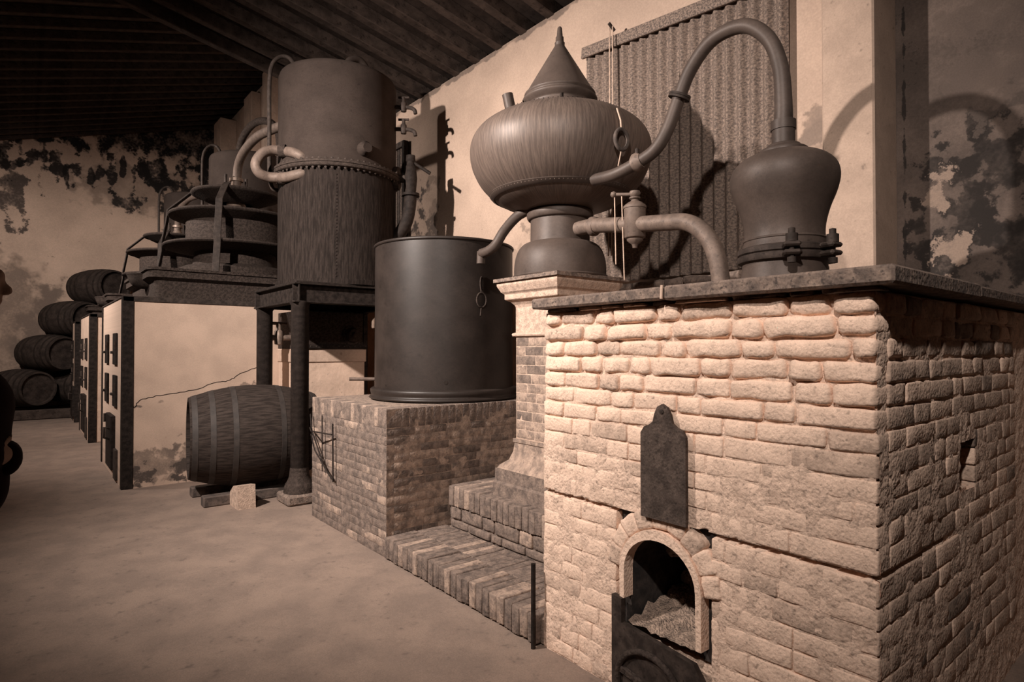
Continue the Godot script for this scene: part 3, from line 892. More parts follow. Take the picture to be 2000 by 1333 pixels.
func steps() -> void:
	var t := thing("brick_steps", "two worn brick steps leading up beside the furnace", "steps")
	# lower step
	var s := span(Vector3(2.05, 0, -3.93), Vector3(3.0, 0.14, -2.27), 0.01)
	part(t, "step_core", s[0], M.brick_mortar, s[1])
	var n := 25
	var ms := [M.red_brick_dark, M.red_brick, M.red_brick_dark, M.red_brick_pale]
	for k in n:
		var z := -3.925 + 1.635 * (k + 0.5) / n
		part(t, "edge_brick", brick_mesh(0.06, 0.14, 0.25, 0.007, 0.006, k % 4), ms[rng.randi() % 4], Vector3(2.135, 0.088 - rng.randf() * 0.008, z), Basis(Vector3.UP, (rng.randf() - 0.5) * 0.05) * Basis.from_scale(Vector3(1, 1.05, 1.635 / n / 0.06 * 0.95)))
		part(t, "tread_brick", brick_mesh(0.06, 0.14, 0.25, 0.005, 0.003, (k + 1) % 4), ms[rng.randi() % 4], Vector3(2.39, 0.088 - rng.randf() * 0.006, z + 0.02), Basis(Vector3.UP, (rng.randf() - 0.5) * 0.05) * Basis.from_scale(Vector3(1, 1.05, 1.635 / n / 0.06 * 0.95)))
	# upper step
	var u := span(Vector3(2.53, 0.1, -3.86), Vector3(3.75, 0.47, -2.27), 0.01)
	part(t, "step_core", u[0], M.red_brick_dark, u[1])
	for k in 24:
		var z := -3.84 + 1.57 * (k + 0.5) / 24.0
		part(t, "edge_brick", brick_mesh(0.06, 0.14, 0.25, 0.007, 0.006, k % 4), ms[rng.randi() % 4], Vector3(2.625, 0.405 - rng.randf() * 0.008, z), Basis(Vector3.UP, (rng.randf() - 0.5) * 0.05) * Basis.from_scale(Vector3(1, 1.05, 1.57 / 24 / 0.06 * 0.95)))
		if k < 9:
			part(t, "tread_brick", brick_mesh(0.06, 0.14, 0.25, 0.005, 0.003, (k + 2) % 4), ms[rng.randi() % 4], Vector3(2.88, 0.402, z), Basis.from_scale(Vector3(1, 1.05, 1.57 / 24 / 0.06 * 0.95)))
	lay(t, "riser_brick", [M.red_brick, M.red_brick_dark, M.red_brick_pale], Vector3(2.515, 0, -3.84), Vector3(0, 0, 1), Vector3.LEFT, 1.5, [0.16, 0.225, 0.33], {"rough": 0.008, "gap": 0.008, "deep": 0.05})
	lay(t, "riser_brick", [M.red_brick_dark, M.red_brick, M.red_brick_pale], Vector3(2.53, 0, -3.875), Vector3(1, 0, 0), Vector3.FORWARD, 0.6, [0.16, 0.23, 0.3, 0.37, 0.44], {"rough": 0.006, "gap": 0.008, "deep": 0.03})

func square_band(t: Node3D, called: String, c: Vector2, rows: Array, m: Material) -> void:
	# square moulding: rows = [Vector2(half width, height)] from below
	var st := begin()
	for i in rows.size() - 1:
		var a: Vector2 = rows[i]
		var b: Vector2 = rows[i + 1]
		for s in 4:
			var p := []
			for q: Array in [[a, s], [b, s], [b, s + 1], [a, s + 1]]:
				var ang: float = PI / 4 + PI / 2 * q[1]
				p.append(Vector3(cos(ang) * q[0].x * sqrt(2.0), q[0].y, sin(ang) * q[0].x * sqrt(2.0)))
			var o := Vector3(0, (a.y + b.y) * 0.5, 0)
			var horizontal: bool = absf(a.y - b.y) < 1e-5
			if horizontal:
				o.y += 1.0 if b.x > a.x else -1.0
			tri_out(st, p[0], p[1], p[2], o); tri_out(st, p[0], p[2], p[3], o)
	part(t, called, done(st), m, Vector3(c.x, 0, c.y))

func pedestal() -> void:
	var t := thing("brick_pedestal", "square brick pedestal with moulded cornice carrying the lentil still", "pedestal")
	var c := Vector2(2.92, -3.075)
	square_band(t, "plinth_block", c, [Vector2(0.0, 0.47), Vector2(0.33, 0.47), Vector2(0.33, 0.56), Vector2(0.32, 0.575), Vector2(0.32, 0.66), Vector2(0.0, 0.66)], M.red_brick)
	square_band(t, "base_moulding", c, [Vector2(0.31, 0.66), Vector2(0.3, 0.68), Vector2(0.25, 0.72), Vector2(0.228, 0.78), Vector2(0.222, 0.84), Vector2(0.23, 0.845), Vector2(0.23, 0.87), Vector2(0.21, 0.87)], M.red_brick_pale)
	square_band(t, "shaft_core", c, [Vector2(0.2132, 0.86), Vector2(0.2132, 1.9)], M.cornice)
	var ys := []
	for k in 12:
		ys.append(0.872 + 0.0645 * k)
	for f: Array in [[Vector3(c.x - 0.214, 0, c.y - 0.214), Vector3(0, 0, 1), Vector3.LEFT], [Vector3(c.x - 0.19, 0, c.y + 0.214), Vector3(1, 0, 0), Vector3.BACK]]:
		lay(t, "brick", [M.red_brick_pale, M.red_brick, M.red_brick_pale], f[0], f[1], f[2], 0.428 if f[1].z > 0 else 0.4, ys, {"rough": 0.0006, "gap": 0.003, "deep": 0.025, "stretch": 0.2, "head": 0.11})
	square_band(t, "astragal", c, [Vector2(0.21, 1.582), Vector2(0.232, 1.59), Vector2(0.236, 1.6), Vector2(0.232, 1.61), Vector2(0.21, 1.618)], M.cornice)
	square_band(t, "frieze", c, [Vector2(0.215, 1.612), Vector2(0.215, 1.8)], M.cornice)
	square_band(t, "cornice", c, [Vector2(0.216, 1.795), Vector2(0.222, 1.81), Vector2(0.24, 1.83), Vector2(0.268, 1.845), Vector2(0.272, 1.85), Vector2(0.272, 1.882), Vector2(0.276, 1.888), Vector2(0.29, 1.9), Vector2(0.308, 1.935), Vector2(0.312, 1.945), Vector2(0.312, 1.968)], M.cornice)
	square_band(t, "top_tile", c, [Vector2(0.0, 1.968), Vector2(0.33, 1.968), Vector2(0.33, 1.992), Vector2(0.0, 1.992)], M.stone)

# ---------------------------------------------------------------- the stills
func rivets(parent: Node3D, r: float, y: float, n: int, size: float, m: Material, a0 := 0.0, a1 := TAU) -> void:
	# small rivet heads on a seam, too small to pick apart
	var st := begin(false)
	for k in n:
		var a := a0 + (a1 - a0) * k / n
		var d := Vector3(cos(a), 0, sin(a))
		var side := Vector3(-sin(a), 0, cos(a))
		var c := d * r + Vector3(0, y, 0)
		var tip := c + d * size * 0.7
		for s in 6:
			var ta := TAU * s / 6
			var tb := TAU * (s + 1) / 6
			tri_out(st, tip, c + (side * cos(ta) + Vector3.UP * sin(ta)) * size, c + (side * cos(tb) + Vector3.UP * sin(tb)) * size, c - d)
	var o := part(parent, "rivets", done(st), m)
	o.set_meta("kind", "stuff")

func smooth_profile(p: Array, n := 4) -> Array:
	var q := []
	for i in p.size() - 1:
		var a: Vector2 = p[maxi(i - 1, 0)]
		var d: Vector2 = p[mini(i + 2, p.size() - 1)]
		for k in n:
			q.append(p[i].cubic_interpolate(p[i + 1], a, d, float(k) / n))
	q.append(p[-1])
	return q

func lentil_still() -> void:
	var t := thing("lentil_still", "large lentil-shaped copper still head with conical cap on the pedestal", "still", Vector3(2.925, 1.992, -3.07))
	var y := func(v: float) -> float: return v - 1.992
	part(t, "foot_flange", lathe([Vector2(0, 0), Vector2(0.33, 0), Vector2(0.335, 0.008), Vector2(0.33, 0.016), Vector2(0.3, 0.018)], 64), M.copper_dull)
	var dome := smooth_profile([Vector2(0.322, 0.014), Vector2(0.322, 0.07), Vector2(0.315, 0.13), Vector2(0.295, 0.19), Vector2(0.26, 0.232), Vector2(0.215, 0.25)])
	part(t, "foot_dome", lathe(dome, 64), M.copper_dull)
	part(t, "neck", lathe([Vector2(0.212, 0.24), Vector2(0.208, 0.26), Vector2(0.206, 0.43)], 48), M.copper_dull)
	part(t, "neck_ring", lathe(smooth_profile([Vector2(0.2, 0.405), Vector2(0.224, 0.412), Vector2(0.234, 0.44), Vector2(0.228, 0.468), Vector2(0.2, 0.485)]), 48), M.copper_dull)
	var b := [Vector2(0.205, 2.465), Vector2(0.29, 2.475), Vector2(0.4, 2.515), Vector2(0.478, 2.565), Vector2(0.56, 2.65), Vector2(0.615, 2.76), Vector2(0.632, 2.86), Vector2(0.618, 2.945), Vector2(0.565, 3.02), Vector2(0.46, 3.085), Vector2(0.34, 3.125), Vector2(0.235, 3.15)]
	var bb := []
	for v: Vector2 in b:
		bb.append(Vector2(v.x, v.y - 1.992))
	part(t, "bulb", lathe(smooth_profile(bb), 96), M.copper_streak)
	part(t, "seam", lathe([Vector2(0.462, y.call(2.545)), Vector2(0.482, y.call(2.555)), Vector2(0.497, y.call(2.572)), Vector2(0.49, y.call(2.58))], 96), M.copper_dull)
	rivets(t, 0.488, y.call(2.566), 110, 0.0055, M.pipe)
	rivets(t, 0.47, y.call(3.083), 96, 0.004, M.iron_black)
	part(t, "cap_ring", lathe(smooth_profile([Vector2(0.23, y.call(3.145)), Vector2(0.238, y.call(3.17)), Vector2(0.232, y.call(3.2)), Vector2(0.245, y.call(3.215)), Vector2(0.262, y.call(3.235)), Vector2(0.262, y.call(3.25)), Vector2(0.245, y.call(3.262)), Vector2(0.25, y.call(3.275)), Vector2(0.25, y.call(3.285)), Vector2(0.236, y.call(3.293))], 3), 64), M.copper_dull)
	part(t, "cone", lathe([Vector2(0.242, y.call(3.288)), Vector2(0.034, y.call(3.64))], 64), M.copper_dull)
	part(t, "finial", lathe([Vector2(0.034, y.call(3.635)), Vector2(0.036, y.call(3.66)), Vector2(0.03, y.call(3.665)), Vector2(0.028, y.call(3.7)), Vector2(0.022, y.call(3.705)), Vector2(0.016, y.call(3.765)), Vector2(0.01, y.call(3.775)), Vector2(0.0, y.call(3.778))], 20), M.copper_dull)
	var la := Vector3(-0.29, y.call(3.1), -0.17)
	part(t, "filler_stub", tube([la, la + Vector3(-0.035, 0.17, -0.015)], 0.038, 20), M.copper_dull)
	part(t, "stay_lug", tube([Vector3(-0.24, y.call(3.12), 0.27), Vector3(-0.25, y.call(3.15), 0.28)], 0.012, 8), M.iron_black)
	# wooden ring on a hook, on the right flank of the bulb
	var a := 1.72
	var d := Vector3(cos(a), 0, sin(a))
	var rg := thing("rope_ring", "rope ring hanging from a hook on the lentil still", "ring", Vector3(2.925, 2.78, -3.07) + d * 0.642)
	var rp := []
	var side := Vector3(-sin(a), 0, cos(a))
	for k in 20:
		var q := TAU * k / 20.0
		rp.append(side * cos(q) * 0.05 + Vector3.UP * (sin(q) * 0.062 - 0.0) + d * 0.012)
	part(rg, "ring", tube(rp, 0.013, 8, true), M.wood)
	part(rg, "cord", tube([Vector3(0, 0.05, 0) + d * 0.012, Vector3(0, 0.12, 0) + d * 0.004, Vector3(-0.01, 0.2, 0) - d * 0.02], 0.006, 6), M.rope)
	part(rg, "cord_tail", tube([Vector3(0, -0.06, 0) + d * 0.012, Vector3(-0.01, -0.16, 0) - d * 0.01], 0.004, 6), M.rope)

func bell_still() -> void:
	var t := thing("bell_still", "bell-shaped copper still with bolted flange standing on the furnace", "still", Vector3(2.895, 1.75, -1.45))
	part(t, "pot_rim", lathe(smooth_profile([Vector2(0.215, 0.0), Vector2(0.205, 0.06), Vector2(0.195, 0.13), Vector2(0.192, 0.175)]), 56), M.copper_dull)
	part(t, "flange", lathe([Vector2(0.19, 0.17), Vector2(0.212, 0.172), Vector2(0.216, 0.18), Vector2(0.216, 0.2), Vector2(0.205, 0.206), Vector2(0.214, 0.212), Vector2(0.214, 0.236), Vector2(0.19, 0.245)], 56), M.iron)
	part(t, "bell", lathe(smooth_profile([Vector2(0.188, 0.235), Vector2(0.186, 0.27), Vector2(0.182, 0.31), Vector2(0.187, 0.36), Vector2(0.205, 0.43), Vector2(0.232, 0.5), Vector2(0.247, 0.56), Vector2(0.245, 0.61), Vector2(0.225, 0.65), Vector2(0.18, 0.685), Vector2(0.11, 0.71), Vector2(0.08, 0.715)]), 64), M.copper_dull)
	part(t, "bead", lathe(smooth_profile([Vector2(0.183, 0.272), Vector2(0.19, 0.279), Vector2(0.183, 0.287)]), 56), M.copper_dull)
	part(t, "collar", lathe(smooth_profile([Vector2(0.115, 0.7), Vector2(0.11, 0.725), Vector2(0.085, 0.735), Vector2(0.075, 0.75), Vector2(0.05, 0.757)]), 40), M.copper_dull)
	for k in 4:
		# lugs: near-left, front, right, back
		var a: float = [2.55, 1.75, 0.37, -1.2][k]
		var d := Vector3(cos(a), 0, sin(a))
		var bs := Basis(d, Vector3.UP, d.cross(Vector3.UP))
		for yy: float in [0.187, 0.224]:
			part(t, "lug", cbox(Vector3(0.09, 0.022, 0.075), 0.008), M.iron, d * 0.235 + Vector3(0, yy, 0), bs)
		var b := part(t, "bolt", lathe([Vector2(0, 0.14), Vector2(0.02, 0.14), Vector2(0.02, 0.165), Vector2(0.012, 0.166), Vector2(0.012, 0.234), Vector2(0.026, 0.235), Vector2(0.026, 0.272), Vector2(0.015, 0.273), Vector2(0.015, 0.296), Vector2(0, 0.3)], 6), M.iron, d * 0.252)
		b.name = "bolt"

func pipes() -> void:
	# swan neck from the bell to the lentil
	var sw := [Vector3(2.895, 2.49, -1.45), Vector3(2.895, 2.6, -1.45), Vector3(2.895, 2.714, -1.449), Vector3(2.89, 2.894, -1.461), Vector3(2.885, 3.057, -1.52), Vector3(2.88, 3.17, -1.645), Vector3(2.875, 3.171, -1.82), Vector3(2.87, 3.062, -1.955), Vector3(2.86, 2.907, -2.035), Vector3(2.84, 2.758, -2.09), Vector3(2.82, 2.65, -2.164), Vector3(2.8, 2.597, -2.279), Vector3(2.77, 2.555, -2.431), Vector3(2.77, 2.56, -2.6)]
	var t := thing("swan_neck_pipe", "tall arched copper swan-neck pipe joining the bell still to the lentil still", "pipe")
	var p := spline(sw, 6)
	var r := []
	for i in p.size():
		r.append(lerpf(0.048, 0.037, clampf(i / 20.0, 0.0, 1.0)))
	part(t, "pipe", tube(p, r, 18), M.copper_dull)
	part(t, "sleeve", tube([Vector3(2.895, 2.49, -1.45), Vector3(2.895, 2.575, -1.45)], 0.054, 24), M.copper_dull)
	part(t, "sleeve", tube([Vector3(2.895, 2.575, -1.45), Vector3(2.895, 2.62, -1.45)], 0.058, 24), M.copper_dull)
	var fl := Vector3(2.86, 2.907, -2.035)
	var fd := Vector3(0.012, 0.15, 0.06).normalized()
	for k in 2:
		part(t, "flange", tube([fl + fd * (0.004 + 0.014 * k), fl + fd * (0.016 + 0.014 * k)], 0.062, 24), M.iron)
	var cl := Vector3(2.8, 2.597, -2.279)
	var cd := Vector3(-0.03, -0.042, -0.152).normalized()
	part(t, "coupling", tube([cl - cd * 0.03, cl - cd * 0.01, cl + cd * 0.01, cl + cd * 0.03], [0.042, 0.058, 0.058, 0.042], 20), M.pipe)
	part(t, "coupling_lug", cbox(Vector3(0.03, 0.07, 0.02), 0.005), M.iron, cl + Vector3(0, 0.05, 0))
	# lower pipe with the plug valve
	var u := thing("feed_pipe", "dusty horizontal copper pipe curving down onto the furnace top", "pipe")
	var lp := spline([Vector3(2.9, 2.31, -2.87), Vector3(2.9, 2.308, -2.72), Vector3(2.9, 2.262, -2.381), Vector3(2.9, 2.236, -2.154), Vector3(2.9, 2.21, -2.0), Vector3(2.9, 2.12, -1.885), Vector3(2.9, 2.0, -1.825), Vector3(2.9, 1.87, -1.8), Vector3(2.9, 1.78, -1.8)], 6)
	part(u, "pipe", tube(lp, 0.048, 18), M.pipe)
	part(u, "coupling", tube([Vector3(2.9, 2.306, -2.745), Vector3(2.9, 2.305, -2.735), Vector3(2.9, 2.303, -2.715), Vector3(2.9, 2.302, -2.705)], [0.05, 0.064, 0.064, 0.05], 20), M.pipe)
	part(u, "foot_flange", lathe([Vector2(0.05, 0.05), Vector2(0.075, 0.046), Vector2(0.085, 0.03), Vector2(0.085, 0.0)].slice(0), 24), M.iron, Vector3(2.9, 1.752, -1.8))
	var v := thing("plug_valve", "brass plug valve with a side lever fitted on the dusty pipe", "valve", Vector3(2.9, 2.262, -2.381))
	part(v, "body", lathe([Vector2(0.0, -0.085), Vector2(0.058, -0.085), Vector2(0.064, -0.078), Vector2(0.066, 0.095), Vector2(0.07, 0.097), Vector2(0.07, 0.11), Vector2(0.06, 0.12), Vector2(0.04, 0.135), Vector2(0.03, 0.14)], 28), M.pipe)
	part(v, "stem", lathe([Vector2(0.028, 0.135), Vector2(0.022, 0.15), Vector2(0.034, 0.158), Vector2(0.034, 0.165), Vector2(0.022, 0.168), Vector2(0.03, 0.176), Vector2(0.036, 0.19), Vector2(0.03, 0.204), Vector2(0.0, 0.208)], 20), M.pipe)
	part(v, "drain_plug", lathe([Vector2(0.0, -0.145), Vector2(0.014, -0.145), Vector2(0.018, -0.125), Vector2(0.024, -0.12), Vector2(0.048, -0.1), Vector2(0.05, -0.085)], 20), M.pipe)
	part(v, "lever", tube([Vector3(-0.02, 0.185, -0.02), Vector3(-0.06, 0.195, -0.11)], 0.011, 10), M.pipe)
	part(v, "knob", lathe([Vector2(0, -0.02), Vector2(0.016, -0.014), Vector2(0.021, 0.0), Vector2(0.016, 0.014), Vector2(0, 0.02)], 14), M.pipe, Vector3(-0.063, 0.196, -0.115))
	for k in 2:
		part(v, "cord", tube([Vector3(-0.06 + 0.02 * k, 0.18, -0.11 + 0.04 * k), Vector3(-0.06 + 0.02 * k, -0.24 - 0.1 * k, -0.1 + 0.05 * k)], 0.004, 6), M.rope)
	# spout from the lentil over the vat
	var d := thing("spout_pipe", "crooked copper spout running from the lentil still over the vat rim", "pipe")
	part(d, "pipe", tube(spline([Vector3(2.8, 2.5, -3.2), Vector3(2.75, 2.478, -3.2), Vector3(2.72, 2.44, -3.3), Vector3(2.705, 2.36, -3.42), Vector3(2.68, 2.265, -3.49), Vector3(2.665, 2.225, -3.56), Vector3(2.66, 2.215, -3.64)], 6), 0.036, 16), M.copper_dull)
	part(d, "nozzle", tube([Vector3(2.66, 2.23, -3.645), Vector3(2.66, 2.14, -3.65)], 0.032, 16), M.copper_dull)

func boiler() -> void:
	var t := thing("copper_vat", "tall open cylindrical copper vat standing on the brick plinth", "vat", Vector3(2.95, 1.07, -4.6))
	part(t, "wall", lathe([Vector2(0.6, 1.31), Vector2(0.6, 0.03), Vector2(0.615, 0.03), Vector2(0.612, 1.32)].slice(1), 96), M.boiler)
	part(t, "liner", lathe([Vector2(0.6, 0.03), Vector2(0.6, 1.31)], 64), M.iron_black)
	part(t, "bottom", lathe([Vector2(0, 0.02), Vector2(0.61, 0.02), Vector2(0.61, 0.035), Vector2(0, 0.035)], 48), M.boiler)
	part(t, "rim", ring(0.612, 0.014, 96, 10), M.boiler, Vector3(0, 1.325, 0))
	part(t, "foot_moulding", lathe(smooth_profile([Vector2(0.6, 0.0), Vector2(0.652, 0.004), Vector2(0.66, 0.018), Vector2(0.648, 0.032), Vector2(0.645, 0.042), Vector2(0.652, 0.066), Vector2(0.645, 0.09), Vector2(0.612, 0.1)], 4), 96), M.boiler)
	# small drain hole collar and outlet tube
	var a := atan2(0.842, -0.52)
	var d := Vector3(cos(a), 0, sin(a))
	part(t, "drain_hole", tube([d * 0.606 + Vector3(0, 0.16, 0), d * 0.617 + Vector3(0, 0.16, 0)], 0.016, 14), M.iron_black)
	part(t, "outlet_tube", tube([Vector3(-0.5, 0.16, -0.34), Vector3(-0.72, 0.165, -0.42)], 0.016, 12), M.pipe)
	var a2 := atan2(0.84, -0.06)
	var e := Vector3(cos(a2), 0, sin(a2))
	var g := thing("iron_hook_ring", "small iron ring with hook hanging on the copper vat", "ring", Vector3(2.95, 1.9, -4.6) + e * 0.625)
	var rp := []
	var side := Vector3(-sin(a2), 0, cos(a2))
	for k in 20:
		var q := TAU * k / 20.0
		rp.append(side * cos(q) * 0.045 + Vector3.UP * (sin(q) * 0.06))
	part(g, "ring", tube(rp, 0.007, 8, true), M.iron_rust)
	part(g, "hook", tube(spline([Vector3(0, 0.06, 0), side * 0.012 + Vector3(0, 0.14, 0), Vector3(0, 0.19, 0), -side * 0.012 + Vector3(0, 0.15, 0), -side * 0.01 + Vector3(0, 0.06, 0)], 4), 0.006, 8), M.iron_rust)
	part(g, "tail", tube([Vector3(0, -0.05, 0), side * 0.01 + Vector3(0, -0.13, 0)], 0.005, 6), M.iron_rust)

# ---------------------------------------------------------------- the row of column stills
func still_units() -> void:
	for k in 3:
		var dz := -4.0 * k
		white_block(k, dz)
		column(k, dz)
		if k < 2:
			disc_still(k, dz)
	iron_box()

func rounded_rect(hx: float, hz: float, r: float, n := 6) -> PackedVector2Array:
	var out := PackedVector2Array()
	for q: Array in [[1, 1, 0.0], [-1, 1, PI / 2], [-1, -1, PI], [1, -1, PI * 1.5]]:
		for k in n + 1:
			var a: float = q[2] + PI / 2 * k / n
			out.append(Vector2(q[0] * (hx - r) + cos(a) * r, q[1] * (hz - r) + sin(a) * r))
	return out

func rr_shell(rows: Array, r: float) -> ArrayMesh:
	# rounded-rectangle shell: rows = [Vector3(half x, y, half z)]
	var st := begin(false)
	for i in rows.size() - 1:
		var a: Vector3 = rows[i]
		var b: Vector3 = rows[i + 1]
		st.set_smooth_group(i)
		var pa := rounded_rect(a.x, a.z, r)
		var pb := rounded_rect(b.x, b.z, r)
		var o := Vector3(0, (a.y + b.y) * 0.5, 0)
		if absf(a.y - b.y) < 1e-4:
			o.y += 2.0 if b.x > a.x else -2.0
		for k in pa.size():
			var k2 := (k + 1) % pa.size()
			var q := [Vector3(pa[k].x, a.y, pa[k].y), Vector3(pb[k].x, b.y, pb[k].y), Vector3(pb[k2].x, b.y, pb[k2].y), Vector3(pa[k2].x, a.y, pa[k2].y)]
			tri_out(st, q[0], q[1], q[2], o); tri_out(st, q[0], q[2], q[3], o)
	return done(st)

func white_block(k: int, dz: float) -> void:
	var labels := ["nearest whitewashed still block with black iron corners and a cracked side", "middle whitewashed still block with black iron corners", "farthest whitewashed still block beside the stacked barrels"]
	var t := thing("still_block", labels[k], "furnace", Vector3(0, 0, dz), "whitewashed still blocks in a row")
	var x0 := 0.83
	var z1 := -7.6
	var z0 := -9.75
	var x1 := 3.5
	if k == 2:
		z1 = -7.15; z0 = -8.05; x1 = 2.3
	if k == 1:
		z1 = -7.7
	var mid := Vector3((x0 + x1) * 0.5, 0, (z0 + z1) * 0.5)
	if k == 0:
		var sts := []
		for s: Array in [[1.12, 0.22, 0.35, 0.2, 0.2, 0.5], [1.45, 0.25, 0.2, 0.22, 0.2, 0.7], [1.0, 0.12, 0.1, 0.1, 0.06, 1.0], [1.42, 0.15, 0.1, 0.12, 0.06, 1.0], [1.35, 0.42, 0.05, 0.05, 0.15, 1.2], [1.75, 0.95, 0.1, 0.02, 0.25, 1.2], [2.1, 1.08, 0.12, 0.025, 0.22, 1.2], [1.2, 0.92, 0.03, 0.02, 0.3, 1.0], [0.95, 0.88, 0.06, 0.012, 0.12, 0.9]]:
			sts.append([(s[0] - x0) / (x1 - x0), (2.05 - s[1]) / 2.05, s[2] / (x1 - x0), s[3] / 2.05, s[4], s[5], 0.85])
		var m := mat("whitewash_worn", stained(1100, 840, 81, 0.5, 0.6, 0.2, sts, 0.12), 0.92)
		part(t, "wall", sheet(Vector3(x0, 2.05, z1), Vector3(x1 - x0, 0, 0), Vector3(0, -2.05, 0), Vector3(0, 0, z0 - z1)), m)
		# the long crack, an open line of thin dark slivers
		var c := [Vector3(0.86, 0.86, 0), Vector3(0.95, 0.88, 0), Vector3(0.97, 0.93, 0), Vector3(1.1, 0.98, 0), Vector3(1.3, 1.0, 0), Vector3(1.5, 1.03, 0), Vector3(1.75, 1.11, 0), Vector3(1.9, 1.13, 0), Vector3(2.0, 1.21, 0), Vector3(2.2, 1.28, 0)]
		var q := []
		for v: Vector3 in c:
			q.append(v + Vector3(0, 0, z1 + 0.001))
		var jag := []
		for v: Vector3 in spline(q, 5):
			jag.append(v + Vector3((rng.randf() - 0.5) * 0.01, (rng.randf() - 0.5) * 0.022, 0))
		part(t, "crack", tube(jag, 0.004, 5), M.iron_black)
	else:
		var s := span(Vector3(x0, 0, z0), Vector3(x1, 2.05, z1), 0.01)
		part(t, "wall", s[0], M.whitewash, s[1])
	# iron angle frame
	part(t, "corner_iron", cbox(Vector3(0.1, 2.07, 0.012), 0.003), M.iron_black, Vector3(x0 + 0.045, 1.03, z1 + 0.006))
	part(t, "corner_iron", cbox(Vector3(0.012, 2.07, 0.1), 0.003), M.iron_black, Vector3(x0 - 0.006, 1.03, z1 - 0.04))
	part(t, "corner_iron", cbox(Vector3(0.012, 2.07, 0.1), 0.003), M.iron_black, Vector3(x0 - 0.006, 1.03, z0 + 0.05))
	part(t, "top_iron", cbox(Vector3(x1 - x0 + 0.01, 0.055, 0.012), 0.003), M.iron, Vector3(mid.x, 2.04, z1 + 0.006))
	part(t, "top_plate", cbox(Vector3(x1 - x0 + 0.02, 0.02, z1 - z0 + 0.02), 0.004), M.iron, Vector3(mid.x, 2.06, mid.z))
	# iron doors and hinges on the narrow front
	var n := 2 if k < 2 else 1
	for j in n:
		var zc := z1 - 0.62 - 0.85 * j
		for yy: float in [1.5, 1.02]:
			var dr := part(t, "inspection_door", cbox(Vector3(0.02, 0.36, 0.3), 0.004), M.iron_black, Vector3(x0 - 0.012, yy, zc))
			part(dr, "hinge", tube([Vector3(-0.016, 0.0, 0.13), Vector3(-0.016, 0.09, 0.13)], 0.018, 10), M.iron)
			part(dr, "latch", cbox(Vector3(0.03, 0.03, 0.1), 0.005), M.iron, Vector3(-0.02, -0.04, -0.1))
	var fd := part(t, "fire_door", cbox(Vector3(0.05, 0.62, 0.55), 0.008), M.iron_black, Vector3(x0 - 0.02, 0.42, (z1 + z0) * 0.5 + 0.15))
	part(fd, "handle", tube([Vector3(-0.03, 0.16, 0.18), Vector3(-0.08, 0.18, 0.2), Vector3(-0.08, 0.06, 0.2), Vector3(-0.03, 0.04, 0.18)], 0.014, 8), M.iron)
	part(fd, "hinge", tube([Vector3(-0.03, 0.2, -0.26), Vector3(-0.03, 0.3, -0.26)], 0.02, 10), M.iron)
	part(t, "ash_door", cbox(Vector3(0.03, 0.34, 0.2), 0.006), M.iron, Vector3(x0 - 0.012, 0.2, z1 - 0.5))
	# riveted tray on top
	var tr := thing("still_tray", ["nearest", "middle", "farthest"][k] + " riveted iron tray with rounded corners on its whitewashed block", "tray", Vector3((x0 + x1) * 0.5 + 0.05, 2.07, dz + mid.z), "iron trays on the still blocks")
	var hx := (x1 - x0) * 0.5 - 0.26
	var hz := (z1 - z0) * 0.5 - 0.14
	if k == 2:
		hx = 0.5
	part(tr, "side", rr_shell([Vector3(0.1, 0.0, 0.1), Vector3(hx, 0, hz), Vector3(hx, 0.22, hz), Vector3(0.1, 0.22, 0.1)], 0.09), M.iron_rust)
	part(tr, "rim", rr_shell([Vector3(hx, 0.2, hz), Vector3(hx + 0.07, 0.235, hz + 0.06), Vector3(hx + 0.07, 0.31, hz + 0.06), Vector3(hx + 0.09, 0.315, hz + 0.08), Vector3(hx + 0.09, 0.345, hz + 0.08), Vector3(hx + 0.02, 0.35, hz + 0.02), Vector3(hx - 0.05, 0.3, hz - 0.05), Vector3(0.1, 0.3, 0.1)], 0.12), M.iron_rust)
	if k < 2:
		part(tr, "lip", lathe(smooth_profile([Vector2(0.0, 0.0), Vector2(0.12, 0.015), Vector2(0.19, 0.07), Vector2(0.22, 0.15), Vector2(0.23, 0.17), Vector2(0.2, 0.17), Vector2(0.12, 0.1), Vector2(0.0, 0.08)], 3), 32), M.iron_rust, Vector3(-hx + 0.02, 0.14, 0.35))

